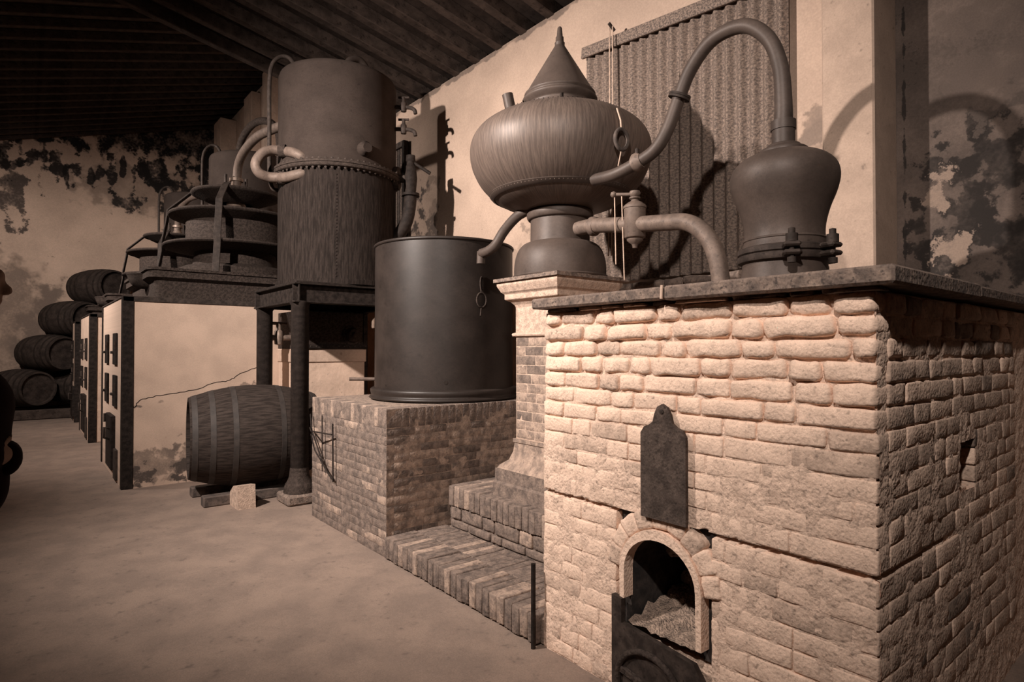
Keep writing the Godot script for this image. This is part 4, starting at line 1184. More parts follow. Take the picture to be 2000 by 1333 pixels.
func disc_still(k: int, dz: float) -> void:
	var t := thing("rectifier_still", ["nearer", "farther"][k] + " dark rectifier of three stacked lens-shaped iron discs on its tray", "still", Vector3(2.22, 2.37, -8.65 + dz), "rectifiers of stacked discs")
	var y := func(v: float) -> float: return v - 2.37
	var disc := func(called: String, r: float, yy: float, under: float) -> void:
		part(t, called, lathe([Vector2(0.2, yy - under), Vector2(r * 0.7, yy - under * 0.75), Vector2(r - 0.03, yy - 0.035), Vector2(r, yy - 0.03), Vector2(r + 0.012, yy - 0.012), Vector2(r, yy + 0.008), Vector2(r - 0.04, yy + 0.014), Vector2(r * 0.6, yy + 0.035), Vector2(0.1, yy + 0.05), Vector2(0.0, yy + 0.05)], 72), M.iron_rust)
	part(t, "base_drum", lathe([Vector2(0.7, 0.0), Vector2(0.7, 0.16), Vector2(0.62, 0.2), Vector2(0.52, 0.22), Vector2(0.5, 0.4)], 64), M.iron_rust)
	disc.call("lower_disc", 0.86, y.call(2.84), 0.1)
	part(t, "middle_drum", lathe([Vector2(0.6, y.call(2.85)), Vector2(0.6, y.call(3.16))], 64), M.iron_rust)
	disc.call("middle_disc", 0.8, y.call(3.25), 0.16)
	part(t, "knob_stem", lathe([Vector2(0.07, y.call(3.28)), Vector2(0.1, y.call(3.3)), Vector2(0.1, y.call(3.33)), Vector2(0.06, y.call(3.36)), Vector2(0.12, y.call(3.42)), Vector2(0.12, y.call(3.46))], 24), M.brass)
	disc.call("upper_disc", 0.54, y.call(3.57), 0.13)
	part(t, "outlet_neck", lathe([Vector2(0.09, y.call(3.6)), Vector2(0.09, y.call(3.66)), Vector2(0.06, y.call(3.7)), Vector2(0.06, y.call(3.76))], 24), M.brass)
	for s: Array in [[0.14, -0.04], [-0.14, 0.03]]:
		part(t, "clamp_bolt", tube([Vector3(s[0], y.call(3.64), s[1]), Vector3(s[0], y.call(3.83), s[1])], 0.02, 8), M.iron)
	# three bent iron straps hold the discs together
	for a: float in [2.05, 3.6, 0.3]:
		var d := Vector3(cos(a), 0, sin(a))
		var side := Vector3(-sin(a), 0, cos(a)) * 0.045
		var st := begin()
		var line := [d * 0.46 + Vector3(0, y.call(3.62), 0), d * 0.56 + Vector3(0, y.call(3.57), 0), d * 0.83 + Vector3(0, y.call(3.33), 0), d * 0.845 + Vector3(0, y.call(3.2), 0), d * 0.9 + Vector3(0, y.call(2.9), 0), d * 0.9 + Vector3(0, y.call(2.78), 0), d * 0.97 + Vector3(0, 0.04, 0)]
		for i in line.size() - 1:
			var A: Vector3 = line[i]
			var B: Vector3 = line[i + 1]
			var m := (A + B) * 0.5
			var z := (B - A).normalized()
			var bx := side.normalized()
			add_cbox(st, m, Vector3(0.08, 0.018, (B - A).length() + 0.01), 0.004, Basis(bx, z.cross(bx), z))
		part(t, "strap", done(st), M.iron)
	# arched pipe over to the neighbouring column
	var p := thing("vapour_pipe", ["nearer", "farther"][k] + " arched vapour pipe rising from its rectifier to the next column", "pipe", Vector3(0, 0, dz), "arched vapour pipes")
	part(p, "pipe", tube(spline([Vector3(2.22, 3.645, -8.65), Vector3(2.221, 3.826, -8.62), Vector3(2.215, 3.983, -8.5), Vector3(2.211, 4.076, -8.2), Vector3(2.241, 4.139, -7.8), Vector3(2.29, 4.126, -7.4), Vector3(2.321, 4.076, -6.95)], 6), 0.055, 16), M.pipe)
	part(p, "end_ring", tube([Vector3(2.22, 3.76, -8.65), Vector3(2.22, 3.8, -8.65)], 0.085, 20), M.brass)

func column(k: int, dz: float) -> void:
	var ord: String = ["nearest", "middle", "farthest"][k]
	# iron stand
	if k == 0:
		var s := thing("iron_stand", "black iron post stand carrying the nearest tall column tank", "stand", Vector3(0, 0, dz))
		for q: Array in [[2.12, -5.93], [2.12, -7.05], [3.28, -5.93], [3.28, -7.05]]:
			var leg := part(s, "leg", lathe([Vector2(0.075, 0.3), Vector2(0.085, 0.32), Vector2(0.085, 1.93), Vector2(0.1, 1.95), Vector2(0.1, 1.97)], 32), M.iron_black, Vector3(q[0], 0, q[1]))
			part(leg, "leg_foot", lathe(smooth_profile([Vector2(0.15, 0.08), Vector2(0.14, 0.16), Vector2(0.1, 0.24), Vector2(0.088, 0.34)]), 32), M.iron_rust)
			part(leg, "base_block", cbox(Vector3(0.34, 0.1, 0.34), 0.02), M.stone, Vector3(0, 0.05, 0))
		var st2 := []
		for q: Array in [[Vector3(2.03, 0, -5.84), Vector3(3.37, 0, -5.84)], [Vector3(2.03, 0, -7.14), Vector3(3.37, 0, -7.14)], [Vector3(2.03, 0, -7.14), Vector3(2.03, 0, -5.84)], [Vector3(3.37, 0, -7.14), Vector3(3.37, 0, -5.84)]]:
			var mid: Vector3 = (q[0] + q[1]) * 0.5
			var d: Vector3 = q[1] - q[0]
			var inn := (Vector3(2.7, 0, -6.49) - mid).normalized()
			var st := begin()
			var along := Vector3(absf(d.x), 0, absf(d.z))
			add_cbox(st, mid + Vector3(0, 2.05, 0) + inn * 0.05, along + Vector3(0.016 if d.x == 0 else 0.0, 0.19, 0.016 if d.z == 0 else 0.0), 0.003)
			for yy: float in [1.962, 2.14]:
				add_cbox(st, mid + Vector3(0, yy, 0) + inn * 0.05, along + Vector3(0.11 if d.x == 0 else 0.0, 0.018, 0.11 if d.z == 0 else 0.0), 0.004)
			part(s, "girder", done(st), M.iron_black)
		part(s, "deck", cbox(Vector3(1.3, 0.02, 1.28), 0.004), M.iron_black, Vector3(2.7, 2.158, -6.49))
	else:
		var s := thing("masonry_pier", ord + " plain whitewashed pier carrying a column tank behind the stills", "pier", Vector3(2.9, 0, -6.5 + dz))
		part(s, "shaft", cbox(Vector3(1.1, 2.1, 1.1), 0.01), M.whitewash, Vector3(0, 1.05, 0))
		part(s, "cap_plate", cbox(Vector3(1.3, 0.06, 1.3), 0.01), M.iron, Vector3(0, 2.13, 0))
	var at := Vector3(2.745 if k == 0 else 2.93, 2.168, -6.49 + dz)
	var t := thing("column_tank", ord + " tall cylindrical iron column tank with a bolted middle flange", "tank", at, "tall column tanks")
	var top: float = [4.5, 4.62, 4.78][k] - 2.168
	part(t, "lower_shell", lathe([Vector2(0.0, 0.0), Vector2(0.66, 0.0), Vector2(0.66, 0.05), Vector2(0.637, 0.055), Vector2(0.637, 1.22)], 96, 0.5), M.tank_rust)
	part(t, "upper_shell", lathe([Vector2(0.637, 1.25), Vector2(0.637, top - 0.05), Vector2(0.625, top - 0.015), Vector2(0.6, top), Vector2(0.0, top + 0.02)], 96), M.tank_dusty)
	var fl := part(t, "flange", lathe([Vector2(0.637, 1.195), Vector2(0.69, 1.2), Vector2(0.7, 1.21), Vector2(0.7, 1.232), Vector2(0.69, 1.236), Vector2(0.7, 1.24), Vector2(0.7, 1.262), Vector2(0.69, 1.27), Vector2(0.637, 1.275)], 96), M.iron_rust)
	rivets(fl, 0.668, 1.19, 64, 0.016, M.iron)
	rivets(fl, 0.668, 1.28, 64, 0.016, M.iron)
	if k == 0:
		for a: float in [2.0]:
			# riveted vertical seam
			var st := begin(false)
			for j in 30:
				var c := Vector3(cos(a) * 0.64, 0.08 + j * 0.036, sin(a) * 0.64)
				var d := Vector3(cos(a), 0, sin(a))
				var sd := Vector3(-sin(a), 0, cos(a))
				for s in 6:
					var ta := TAU * s / 6
					var tb := TAU * (s + 1) / 6
					tri_out(st, c + d * 0.008, c + (sd * cos(ta) + Vector3.UP * sin(ta)) * 0.01, c + (sd * cos(tb) + Vector3.UP * sin(tb)) * 0.01, c - d)
			var rv := part(t, "seam_rivets", done(st), M.tank_rust)
			rv.set_meta("kind", "stuff")
		# round boss and lifting eye
		var a := 1.56
		var bd := Vector3(cos(a), 0, sin(a))
		part(t, "boss", tube([bd * 0.62 + Vector3(0, 1.42, 0), bd * 0.69 + Vector3(0, 1.42, 0), bd * 0.69 + Vector3(0, 1.42, 0), bd * 0.73 + Vector3(0, 1.42, 0)], [0.075, 0.075, 0.05, 0.05], 20), M.tank_dusty)
		part(t, "lifting_eye", tube(spline([Vector3(-0.05, top, 0.3), Vector3(0.0, top + 0.14, 0.28), Vector3(0.12, top + 0.2, 0.26), Vector3(0.22, top + 0.12, 0.25), Vector3(0.24, top - 0.02, 0.24)], 5), 0.045, 14), M.tank_dusty)
	var g := thing("gauge_tube", ord + " thin tall gauge tube with a hooked top beside its column tank", "tube", Vector3(at.x, 0, at.z), "hooked gauge tubes")
	var yt := top + 2.168
	part(g, "tube", tube(spline([Vector3(-0.587, 3.224, -0.16), Vector3(-0.662, 3.222, -0.16), Vector3(-0.695, 3.3, -0.16), Vector3(-0.706, 3.436, -0.16), Vector3(-0.709, 3.877, -0.16), Vector3(-0.711, yt - 0.15, -0.16), Vector3(-0.685, yt + 0.06, -0.16), Vector3(-0.605, yt + 0.174, -0.16), Vector3(-0.516, yt + 0.184, -0.13), Vector3(-0.467, yt + 0.077, -0.06), Vector3(-0.45, yt - 0.02, -0.04)], 6), 0.022, 12), M.iron)
	var u := thing("return_bend", ord + " thick U-shaped pipe bend around the flange of its column tank", "pipe", Vector3(at.x, 0, at.z), "U-bends at the column flanges")
	part(u, "bend", tube(spline([Vector3(-0.38, 3.43, 0.27), Vector3(-0.52, 3.48, 0.32), Vector3(-0.594, 3.534, 0.240), Vector3(-0.628, 3.576, 0.090), Vector3(-0.722, 3.580, 0.040), Vector3(-0.820, 3.538, 0.040), Vector3(-0.886, 3.451, 0.040), Vector3(-0.901, 3.374, 0.040), Vector3(-0.860, 3.312, 0.040), Vector3(-0.772, 3.291, 0.040), Vector3(-0.684, 3.291, 0.090), Vector3(-0.628, 3.284, 0.190), Vector3(-0.52, 3.31, 0.32), Vector3(-0.38, 3.36, 0.26)], 6), 0.052, 18), M.pipe)
	for yy: float in [3.576, 3.291]:
		part(u, "collar", tube([Vector3(-0.68, yy, 0.07), Vector3(-0.62, yy, 0.11)], 0.068, 20), M.iron_rust)
	if k == 0:
		var b := thing("arched_pipe", "dark arched pipe leaving the top of the middle column tank", "pipe")
		part(b, "pipe", tube(spline([Vector3(2.71, 4.6, -10.42), Vector3(2.717, 4.774, -10.4), Vector3(2.742, 4.917, -10.35), Vector3(2.779, 5.025, -10.2), Vector3(2.818, 5.077, -9.95), Vector3(2.885, 5.06, -9.7), Vector3(2.962, 4.964, -9.5), Vector3(3.016, 4.798, -9.4), Vector3(3.04, 4.503, -9.4), Vector3(3.043, 4.03, -9.4)], 6), 0.055, 16), M.iron_rust)
		column_taps()

func tap(called: String, label: String, at: Vector3, dir: Vector3, size: float, m: Material) -> Node3D:
	var t := thing(called, label, "tap", at)
	var s := size
	part(t, "spout", tube(spline([Vector3.ZERO, dir * 0.09 * s, dir * 0.17 * s + Vector3(0, -0.005, 0), dir * 0.22 * s + Vector3(0, -0.03 * s, 0), dir * 0.235 * s + Vector3(0, -0.075 * s, 0)], 5), 0.022 * s, 12), m)
	part(t, "body", lathe([Vector2(0.0, -0.06 * s), Vector2(0.03 * s, -0.05 * s), Vector2(0.036 * s, 0.0), Vector2(0.032 * s, 0.05 * s), Vector2(0.02 * s, 0.06 * s), Vector2(0.02 * s, 0.11 * s), Vector2(0.0, 0.11 * s)], 16), m, dir * 0.1 * s)
	part(t, "handle", tube([dir * 0.1 * s + Vector3(0, 0.11 * s, 0) - dir * 0.06 * s, dir * 0.1 * s + Vector3(0, 0.11 * s, 0) + dir * 0.06 * s], 0.013 * s, 10), m)
	return t

func column_taps() -> void:
	# taps stand out from the right flank of the nearest column
	var dir := Vector3(0.776, 0, 0.63)
	var c := Vector3(2.745, 0, -6.49)
	var e := c + Vector3(0.776, 0, 0.63) * 0.635
	tap("water_tap", "uppermost small water tap high on the right of the nearest column", e + Vector3(0, 4.23, 0), dir, 1.0, M.iron)
	tap("water_tap", "lower of the two small taps high on the nearest column", e + Vector3(0, 3.98, 0), dir, 1.0, M.iron)
	var v := thing("stop_valve", "black lever stop valve at the flange of the nearest column", "valve", e + Vector3(0, 3.42, 0))
	part(v, "socket", tube([-dir * 0.05, dir * 0.14], 0.045, 16), M.iron)
	part(v, "socket_flange", tube([-dir * 0.0, dir * 0.05], 0.13, 24), M.iron_rust)
	part(v, "body", lathe([Vector2(0, -0.2), Vector2(0.1, -0.2), Vector2(0.1, -0.17), Vector2(0.06, -0.16), Vector2(0.075, 0.0), Vector2(0.06, 0.13), Vector2(0.045, 0.15), Vector2(0.045, 0.19), Vector2(0.055, 0.2), Vector2(0.05, 0.26), Vector2(0.0, 0.27)], 20), M.iron_black, dir * 0.18)
	part(v, "lever", tube([dir * 0.2 + Vector3(0, 0.19, 0), dir * 0.4 + Vector3(0, 0.06, 0)], [0.016, 0.02], 10), M.iron_black)
	part(v, "elbow", tube(spline([dir * 0.18 + Vector3(0, -0.17, 0), dir * 0.17 + Vector3(0, -0.32, 0), dir * 0.13 + Vector3(0, -0.5, 0), dir * 0.03 + Vector3(0, -0.66, 0), -dir * 0.05 + Vector3(0, -0.8, 0), -dir * 0.05 + Vector3(0, -1.1, 0)], 5), 0.07, 16), M.iron_black)

func iron_box() -> void:
	var t := thing("masonry_block", "small whitewashed masonry block under the iron stand behind the barrel", "block")
	var s := span(Vector3(2.45, 0, -7.59), Vector3(3.29, 1.495, -6.95), 0.01)
	part(t, "wall", s[0], M.whitewash, s[1])
	part(t, "cap_band", cbox(Vector3(0.87, 0.16, 0.67), 0.01), M.plaster, Vector3(2.87, 1.42, -7.27))
	var b := thing("iron_cistern", "black riveted iron cistern box on the masonry block under the stand", "cistern", Vector3(2.87, 1.5, -7.255))
	part(b, "body", cbox(Vector3(0.86, 0.44, 0.66), 0.006), M.iron_rust, Vector3(0, 0.22, 0))
	for q: Array in [[-0.41, 0.22, 0.04, 0.44], [0.41, 0.22, 0.04, 0.44]]:
		part(b, "edge_angle", cbox(Vector3(0.05, 0.44, 0.012), 0.003), M.iron_black, Vector3(q[0], 0.22, 0.335))
	part(b, "edge_angle", cbox(Vector3(0.86, 0.05, 0.012), 0.003), M.iron_black, Vector3(0, 0.03, 0.338))
	var st := begin(false)
	for j in 26:
		var c := Vector3(-0.41 + 0.82 * (j % 13) / 12.0, 0.03 if j < 13 else 0.41, 0.345)
		for s2 in 6:
			var ta := TAU * s2 / 6
			var tb := TAU * (s2 + 1) / 6
			tri_out(st, c + Vector3(0, 0, 0.008), c + Vector3(cos(ta), sin(ta), 0) * 0.011, c + Vector3(cos(tb), sin(tb), 0) * 0.011, c - Vector3(0, 0, 1))
	var rv := part(b, "rivets", done(st), M.iron)
	rv.set_meta("kind", "stuff")
	part(b, "hand_hole_cap", lathe([Vector2(0, 0.12), Vector2(0.03, 0.12), Vector2(0.035, 0.085), Vector2(0.07, 0.08), Vector2(0.085, 0.05), Vector2(0.085, 0.02), Vector2(0.12, 0.015), Vector2(0.12, 0.0)].map(func(v): return Vector2(v.x, v.y)), 28), M.iron_rust, Vector3(0.24, 0.17, 0.33), Basis(Vector3.RIGHT, PI / 2))
	tap("brass_tap", "brass tap on the left side of the black iron cistern", Vector3(2.44, 1.63, -7.1), Vector3(-1, 0, 0), 1.5, M.brass)

# ---------------------------------------------------------------- barrels
func barrel_profile(r_end: float, r_mid: float, half: float) -> Array:
	var p := []
	for k in 17:
		var u := -1.0 + 2.0 * k / 16.0
		p.append(Vector2(r_end + (r_mid - r_end) * (1.0 - u * u), u * half))
	return p

func make_barrel(called: String, label: String, at: Vector3, axis: Vector3, r_end: float, r_mid: float, half: float, wood: Material, hoop: Material, group := "") -> Node3D:
	var t := thing(called, label, "barrel", at, group)
	var y := axis.normalized()
	var x := Vector3.UP.cross(y).normalized()
	t.basis = Basis(x, y, x.cross(y))
	part(t, "staves", lathe(barrel_profile(r_end, r_mid, half), 40), wood)
	for s: float in [-1.0, 1.0]:
		part(t, "chime", lathe([Vector2(r_end, s * half), Vector2(r_end - 0.035, s * half), Vector2(r_end - 0.045, s * (half - 0.06))], 40), wood)
		part(t, "head", lathe([Vector2(0.0, s * (half - 0.055)), Vector2(r_end - 0.03, s * (half - 0.055))], 40), wood)
	for u: float in [-0.93, -0.68, -0.36, 0.36, 0.68, 0.93]:
		var rr := r_end + (r_mid - r_end) * (1.0 - u * u) + 0.003
		var slope := -2.0 * u * (r_mid - r_end) / half * 0.024
		part(t, "hoop", lathe([Vector2(rr - slope - 0.003, u * half - 0.025), Vector2(rr - slope, u * half - 0.024), Vector2(rr + slope, u * half + 0.024), Vector2(rr + slope - 0.003, u * half + 0.025)], 40), hoop)
	return t

func ground_barrel() -> void:
	var ax := Vector3(0.987, 0, 0.14)
	make_barrel("oak_barrel", "large stained oak barrel lying on its side under the iron stand", Vector3(1.86, 0.62, -6.53), ax, 0.4, 0.51, 0.6, M.barrel_wood, M.barrel_hoop)
	var w := thing("barrel_cradle", "low stone and timber cradle under the large barrel", "cradle")
	for q: Array in [[1.56, -6.1], [2.2, -6.02]]:
		part(w, "chock", prism(PackedVector2Array([Vector2(-0.14, 0.0), Vector2(0.14, 0.0), Vector2(0.12, 0.22), Vector2(-0.02, 0.2), Vector2(-0.14, 0.12)]), 0.16), M.cornice if q[0] < 2 else M.stone, Vector3(q[0], 0, q[1]))
	for z: float in [-6.3, -6.8]:
		part(w, "rail", cbox(Vector3(1.1, 0.1, 0.12), 0.01), M.wood, Vector3(1.88, 0.05, z))

func far_barrels() -> void:
	var spots := [
		[0.27, 0.66, "lowest dark barrel at the left foot of the stack by the end wall"], [1.24, 0.66, "dark barrel in the bottom row, half hidden by the still blocks"],
		[0.715, 1.41, "dark barrel in the second row, resting over the lowest one"], [1.68, 1.41, "dark barrel in the second row behind the farthest block"],
		[1.12, 2.17, "dark barrel in the third row just above the farthest block"], [1.62, 2.92, "topmost dark barrel of the stack by the end wall"]]
	for k in spots.size():
		var s: Array = spots[k]
		var b := make_barrel("stacked_barrel", s[2], Vector3(s[0] - 0.28, s[1], -16.75), Vector3(0.46, 0, 0.89), 0.355, 0.41, 0.6, M.barrel_old, M.iron_black, "dark barrels stacked at the end wall")
	var r := thing("barrel_rail", "dark timber rail carrying the stacked barrels on the floor", "rail")
	for z: float in [-16.3, -17.2]:
		part(r, "beam", cbox(Vector3(2.6, 0.2, 0.16), 0.01), M.roof_beam, Vector3(0.9, 0.11, z))

# ---------------------------------------------------------------- corrugated screen, shutter, cords
func corrugated_screen() -> void:
	var t := thing("corrugated_screen", "tall rusty corrugated iron screen leaning before the wall behind the pipes", "screen")
	for half in 2:
		var z0: float = [-3.88, -2.42][half]
		var z1: float = [-2.40, -1.98][half]
		var st := begin(false)
		var n := int((z1 - z0) / 0.0095)
		var X := func(z: float) -> float: return 4.02 + 0.02 * sin(z * TAU / 0.1) - 0.004 * half
		for i in n:
			var za := z0 + (z1 - z0) * i / n
			var zb := z0 + (z1 - z0) * (i + 1) / n
			var ya := 4.27 - 0.1 * (za + 3.88)
			var yb := 4.27 - 0.1 * (zb + 3.88)
			for e: float in [0.0, 0.004]:
				var a := Vector3(X.call(za) + e, 2.08, za); var b := Vector3(X.call(za) + e, ya, za)
				var c := Vector3(X.call(zb) + e, yb, zb); var d := Vector3(X.call(zb) + e, 2.08, zb)
				var o := a + Vector3(1 if e == 0.0 else -1, 0, 0)
				tri_out(st, a, b, c, o); tri_out(st, a, c, d, o)
		part(t, "sheet", done(st), M.sheet_metal)
	# top batten follows the sloping edge
	var a := atan(0.1)
	part(t, "top_batten", cbox(Vector3(0.03, 0.1, 1.92), 0.006), M.sheet_metal, Vector3(3.985, 4.13, -2.93), Basis(Vector3.RIGHT, a))
	part(t, "frame_post", cbox(Vector3(0.05, 2.1, 0.06), 0.006), M.wood, Vector3(4.072, 3.05, -3.84))
	part(t, "frame_post", cbox(Vector3(0.05, 2.0, 0.06), 0.006), M.wood, Vector3(4.072, 3.0, -2.03))
	var c := thing("hanging_cord", "pair of pale cords hanging down the corrugated screen", "cord")
	for k in 2:
		part(c, "cord", tube([Vector3(3.93, 4.29, -3.5 + 0.035 * k), Vector3(3.92, 3.2, -3.49 + 0.035 * k), Vector3(3.91, 2.3, -3.5 + 0.035 * k)], 0.006, 6), M.rope)
	part(c, "peg", tube([Vector3(3.97, 4.27, -3.48), Vector3(3.9, 4.31, -3.48)], 0.014, 8), M.iron)
	# rough stone ledge along the foot of the wall
	var l := thing("stone_ledge", "dark rough rubble ledge along the wall behind the furnace", "ledge")
	for q: Array in [[Vector3(3.72, 0.0, -3.9), Vector3(W - 0.006, 2.02, -2.32)], [Vector3(3.72, 1.753, -2.32), Vector3(W - 0.006, 2.02, -1.66)]]:
		var s := span(q[0], q[1], 0.02)
		part(l, "core", s[0], M.stone, s[1])
	lay(l, "stone", [M.stone, M.red_brick_dark, M.stone], Vector3(3.7, 0, -3.88), Vector3(0, 0, 1), Vector3.LEFT, 2.2, [1.76, 1.86, 1.95, 2.03], {"rough": 0.02, "gap": 0.01, "deep": 0.14, "stretch": 0.3, "head": 0.18})

func wall_fittings() -> void:
	# louvred shutter on the wall behind the column
	var t := thing("louvred_shutter", "narrow dark louvred wall shutter beside the nearest column tank", "shutter", Vector3(4.04, 0, 0))
	for z: float in [-8.1, -7.3]:
		part(t, "stile", cbox(Vector3(0.07, 2.0, 0.06), 0.004), M.iron_black, Vector3(0, 3.35, z))
	for y: float in [4.32, 2.37]:
		part(t, "rail", cbox(Vector3(0.06, 0.08, 0.8), 0.004), M.wood, Vector3(0, y, -7.7))
	for k in 11:
		part(t, "board", cbox(Vector3(0.03, 1.88, 0.055), 0.004), M.sheet_metal if k % 2 else M.wood, Vector3(0.02, 3.35, -8.03 + 0.067 * k))

# ---------------------------------------------------------------- the visitor at the left edge
func sdf_mesh(st: SurfaceTool, prims: Array, cell: float, blend: float, colour: Callable) -> void:
	# prims: [a, b, ra, rb]; smooth union on a grid, meshed as surface nets
	var lo := Vector3.ONE * 1e9
	var hi := -Vector3.ONE * 1e9
	for p: Array in prims:
		var r := maxf(p[2], p[3]) + blend + cell * 2.0
		lo = lo.min(p[0] - Vector3.ONE * r).min(p[1] - Vector3.ONE * r)
		hi = hi.max(p[0] + Vector3.ONE * r).max(p[1] + Vector3.ONE * r)
	var nx := int((hi.x - lo.x) / cell) + 2
	var ny := int((hi.y - lo.y) / cell) + 2
	var nz := int((hi.z - lo.z) / cell) + 2
	var g := PackedFloat32Array()
	g.resize(nx * ny * nz)
	g.fill(1.0)
	for p: Array in prims:
		var a: Vector3 = p[0]
		var ab: Vector3 = p[1] - a
		var l2 := maxf(ab.length_squared(), 1e-9)
		var r := maxf(p[2], p[3]) + blend + cell * 2.0
		var b0 := ((a.min(p[1]) - Vector3.ONE * r - lo) / cell).floor()
		var b1 := ((a.max(p[1]) + Vector3.ONE * r - lo) / cell).ceil()
		for z in range(maxi(int(b0.z), 0), mini(int(b1.z), nz - 1) + 1):
			for y in range(maxi(int(b0.y), 0), mini(int(b1.y), ny - 1) + 1):
				for x in range(maxi(int(b0.x), 0), mini(int(b1.x), nx - 1) + 1):
					var q := lo + Vector3(x, y, z) * cell - a
					var t := clampf(q.dot(ab) / l2, 0.0, 1.0)
					var d := (q - ab * t).length() - lerpf(p[2], p[3], t)
					var i := (z * ny + y) * nx + x
					var e := g[i]
					var h := maxf(blend - absf(d - e), 0.0) / blend
					g[i] = minf(d, e) - h * h * blend * 0.25
	var at := {}
	var verts := []
	var corners := [0, 1, nx, nx + 1, nx * ny, nx * ny + 1, nx * ny + nx, nx * ny + nx + 1]
	for z in nz - 1:
		for y in ny - 1:
			for x in nx - 1:
				var i := (z * ny + y) * nx + x
				var n := 0
				for c: int in corners:
					if g[i + c] < 0.0: n += 1
				if n == 0 or n == 8:
					continue
				var sum := Vector3.ZERO
				var cnt := 0
				for e: Array in [[0, 1], [2, 3], [4, 5], [6, 7], [0, 2], [1, 3], [4, 6], [5, 7], [0, 4], [1, 5], [2, 6], [3, 7]]:
					var va := g[i + corners[e[0]]]
					var vb := g[i + corners[e[1]]]
					if (va < 0.0) != (vb < 0.0):
						var t := va / (va - vb)
						var pa := Vector3(e[0] & 1, (e[0] >> 1) & 1, e[0] >> 2)
						var pb := Vector3(e[1] & 1, (e[1] >> 1) & 1, e[1] >> 2)
						sum += pa.lerp(pb, t)
						cnt += 1
				at[i] = verts.size()
				verts.append(lo + (Vector3(x, y, z) + sum / cnt) * cell)
	var steps3 := [1, nx, nx * ny]
	for i: int in at:
		for ax in 3:
			var u: int = steps3[(ax + 1) % 3]
			var v: int = steps3[(ax + 2) % 3]
			var s: int = steps3[ax]
			if (g[i] < 0.0) == (g[i + s] < 0.0):
				continue
			if not (at.has(i - u) and at.has(i - v) and at.has(i - u - v)):
				continue
			var q := [verts[at[i]], verts[at[i - u]], verts[at[i - u - v]], verts[at[i - v]]]
			var order := [0, 2, 1, 0, 3, 2] if g[i] < 0.0 else [0, 1, 2, 0, 2, 3]
			for k: int in order:
				var c: Color = colour.call(q[k])
				st.set_color(c); st.add_vertex(q[k])

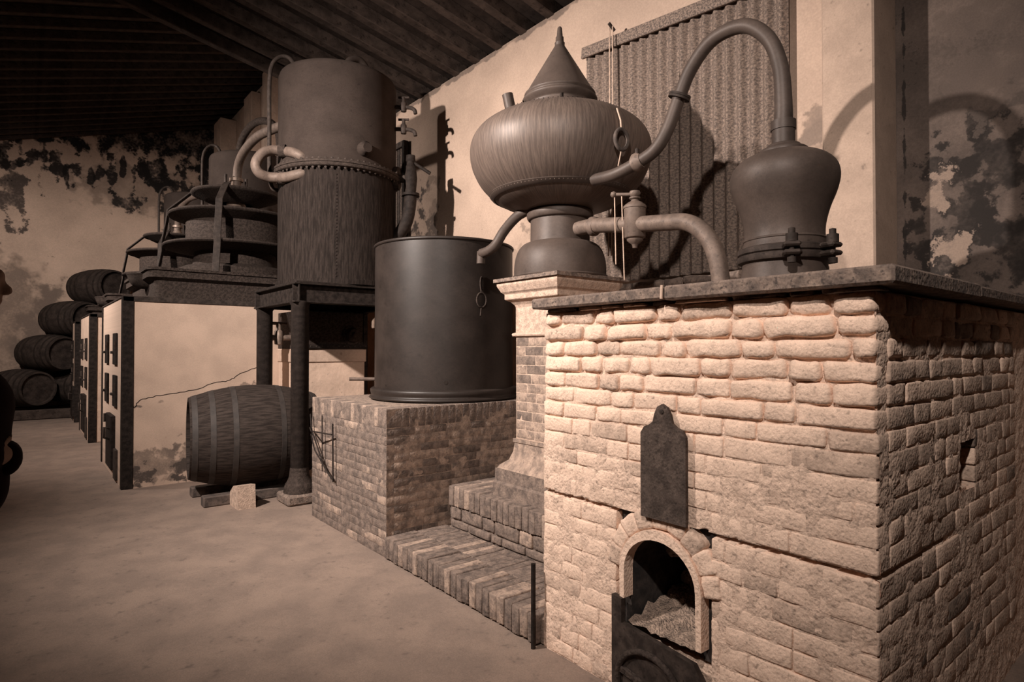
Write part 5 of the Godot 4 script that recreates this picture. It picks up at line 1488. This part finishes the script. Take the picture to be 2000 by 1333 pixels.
func person() -> void:
	# stands left of the camera, facing the stills (+x), hands folded on a bag strap; only the front edge is in view
	var t := thing("person", "person in black clothes at the left picture edge, facing the stills", "person", Vector3(-0.165, 0, -2.62))
	var P := []
	for s: float in [-1.0, 1.0]:
		var z := s * 0.1
		P.append([Vector3(-0.05, 0.95, z * 0.9), Vector3(-0.04, 0.52, z), 0.095, 0.066])
		P.append([Vector3(-0.04, 0.52, z), Vector3(-0.06, 0.1, z * 1.1), 0.066, 0.045])
		P.append([Vector3(-0.07, 0.06, z * 1.1), Vector3(0.1, 0.04, z * 1.25), 0.05, 0.04])
		P.append([Vector3(-0.01, 1.47, s * 0.17), Vector3(-0.03, 1.17, s * 0.25), 0.066, 0.052])
		P.append([Vector3(-0.03, 1.17, s * 0.25), Vector3(0.08, 1.16, s * 0.12), 0.052, 0.042])
	P.append([Vector3(-0.05, 0.98, -0.07), Vector3(-0.05, 0.98, 0.07), 0.12, 0.12])
	P.append([Vector3(0.0, 1.05, 0), Vector3(0.0, 1.3, 0), 0.135, 0.14])
	P.append([Vector3(0.0, 1.33, -0.07), Vector3(0.0, 1.33, 0.07), 0.13, 0.13])
	P.append([Vector3(-0.01, 1.46, -0.14), Vector3(-0.01, 1.46, 0.14), 0.075, 0.075])
	P.append([Vector3(-0.01, 1.5, 0), Vector3(0.01, 1.62, 0), 0.062, 0.056])
	var cloth := Color(0.004, 0.0035, 0.0035)
	var skin := Color(0.18, 0.125, 0.1)
	var st := begin(false)
	sdf_mesh(st, P, 0.02, 0.05, func(v: Vector3) -> Color: return skin if v.y > 1.56 else cloth)
	# head with a face
	var H := [[Vector3(0.0, 1.74, 0), Vector3(0.02, 1.71, 0), 0.092, 0.085], [Vector3(0.035, 1.66, 0), Vector3(0.06, 1.635, 0), 0.058, 0.042], [Vector3(-0.02, 1.75, 0), Vector3(-0.03, 1.73, 0), 0.09, 0.09],
		[Vector3(0.1, 1.725, 0), Vector3(0.122, 1.695, 0), 0.011, 0.016], [Vector3(0.098, 1.745, -0.03), Vector3(0.098, 1.745, 0.03), 0.018, 0.018], [Vector3(0.098, 1.662, -0.02), Vector3(0.098, 1.662, 0.02), 0.011, 0.011], [Vector3(0.0, 1.62, 0), Vector3(0.01, 1.58, 0), 0.055, 0.055]]
	for s: float in [-1.0, 1.0]:
		H.append([Vector3(-0.005, 1.735, s * 0.09), Vector3(-0.012, 1.69, s * 0.088), 0.018, 0.013])
	sdf_mesh(st, H, 0.008, 0.02, func(_v: Vector3) -> Color: return skin)
	# hands: palm, four fingers curled round the strap, thumb
	for s: float in [-1.0, 1.0]:
		var w := Vector3(0.08, 1.16, s * 0.12)
		var c := Vector3(0.11, 1.155, s * 0.06)
		var F := [[w, c, 0.032, 0.034]]
		for k in 4:
			var b := c + Vector3(0.012, 0.026 - 0.018 * k, -s * 0.02)
			var l: float = [0.03, 0.034, 0.032, 0.025][k]
			F.append([b, b + Vector3(0.012, -0.004, -s * l), 0.0095, 0.009])
			F.append([b + Vector3(0.012, -0.004, -s * l), b + Vector3(-0.014, -0.008, -s * (l + 0.014)), 0.009, 0.008])
		F.append([w.lerp(c, 0.5) + Vector3(0, 0.02, 0), c + Vector3(0.02, 0.05, -s * 0.02), 0.013, 0.01])
		sdf_mesh(st, F, 0.005, 0.008, func(_v: Vector3) -> Color: return skin)
	var m := StandardMaterial3D.new()
	m.resource_name = "clothes_and_skin"
	m.vertex_color_use_as_albedo = true
	m.roughness = 0.95
	m.metallic_specular = 0.2
	part(t, "body", done(st), m)
	var hs := begin(false)
	sdf_mesh(hs, [[Vector3(-0.03, 1.79, 0), Vector3(0.03, 1.785, 0), 0.085, 0.068], [Vector3(-0.05, 1.76, 0), Vector3(-0.06, 1.66, 0), 0.085, 0.06]], 0.014, 0.03, func(_v: Vector3) -> Color: return Color(0.008, 0.006, 0.006))
	part(t, "hair", done(hs), m)
	var bg := begin(false)
	sdf_mesh(bg, [[Vector3(0.118, 1.15, -0.03), Vector3(0.118, 1.15, 0.03), 0.045, 0.045], [Vector3(0.115, 1.13, -0.03), Vector3(0.115, 1.13, 0.03), 0.05, 0.05]], 0.01, 0.02, func(_v: Vector3) -> Color: return cloth)
	var bag := single("camera_case", done(bg), m, "small black case held in front by the person at the left edge", "case", t.position)
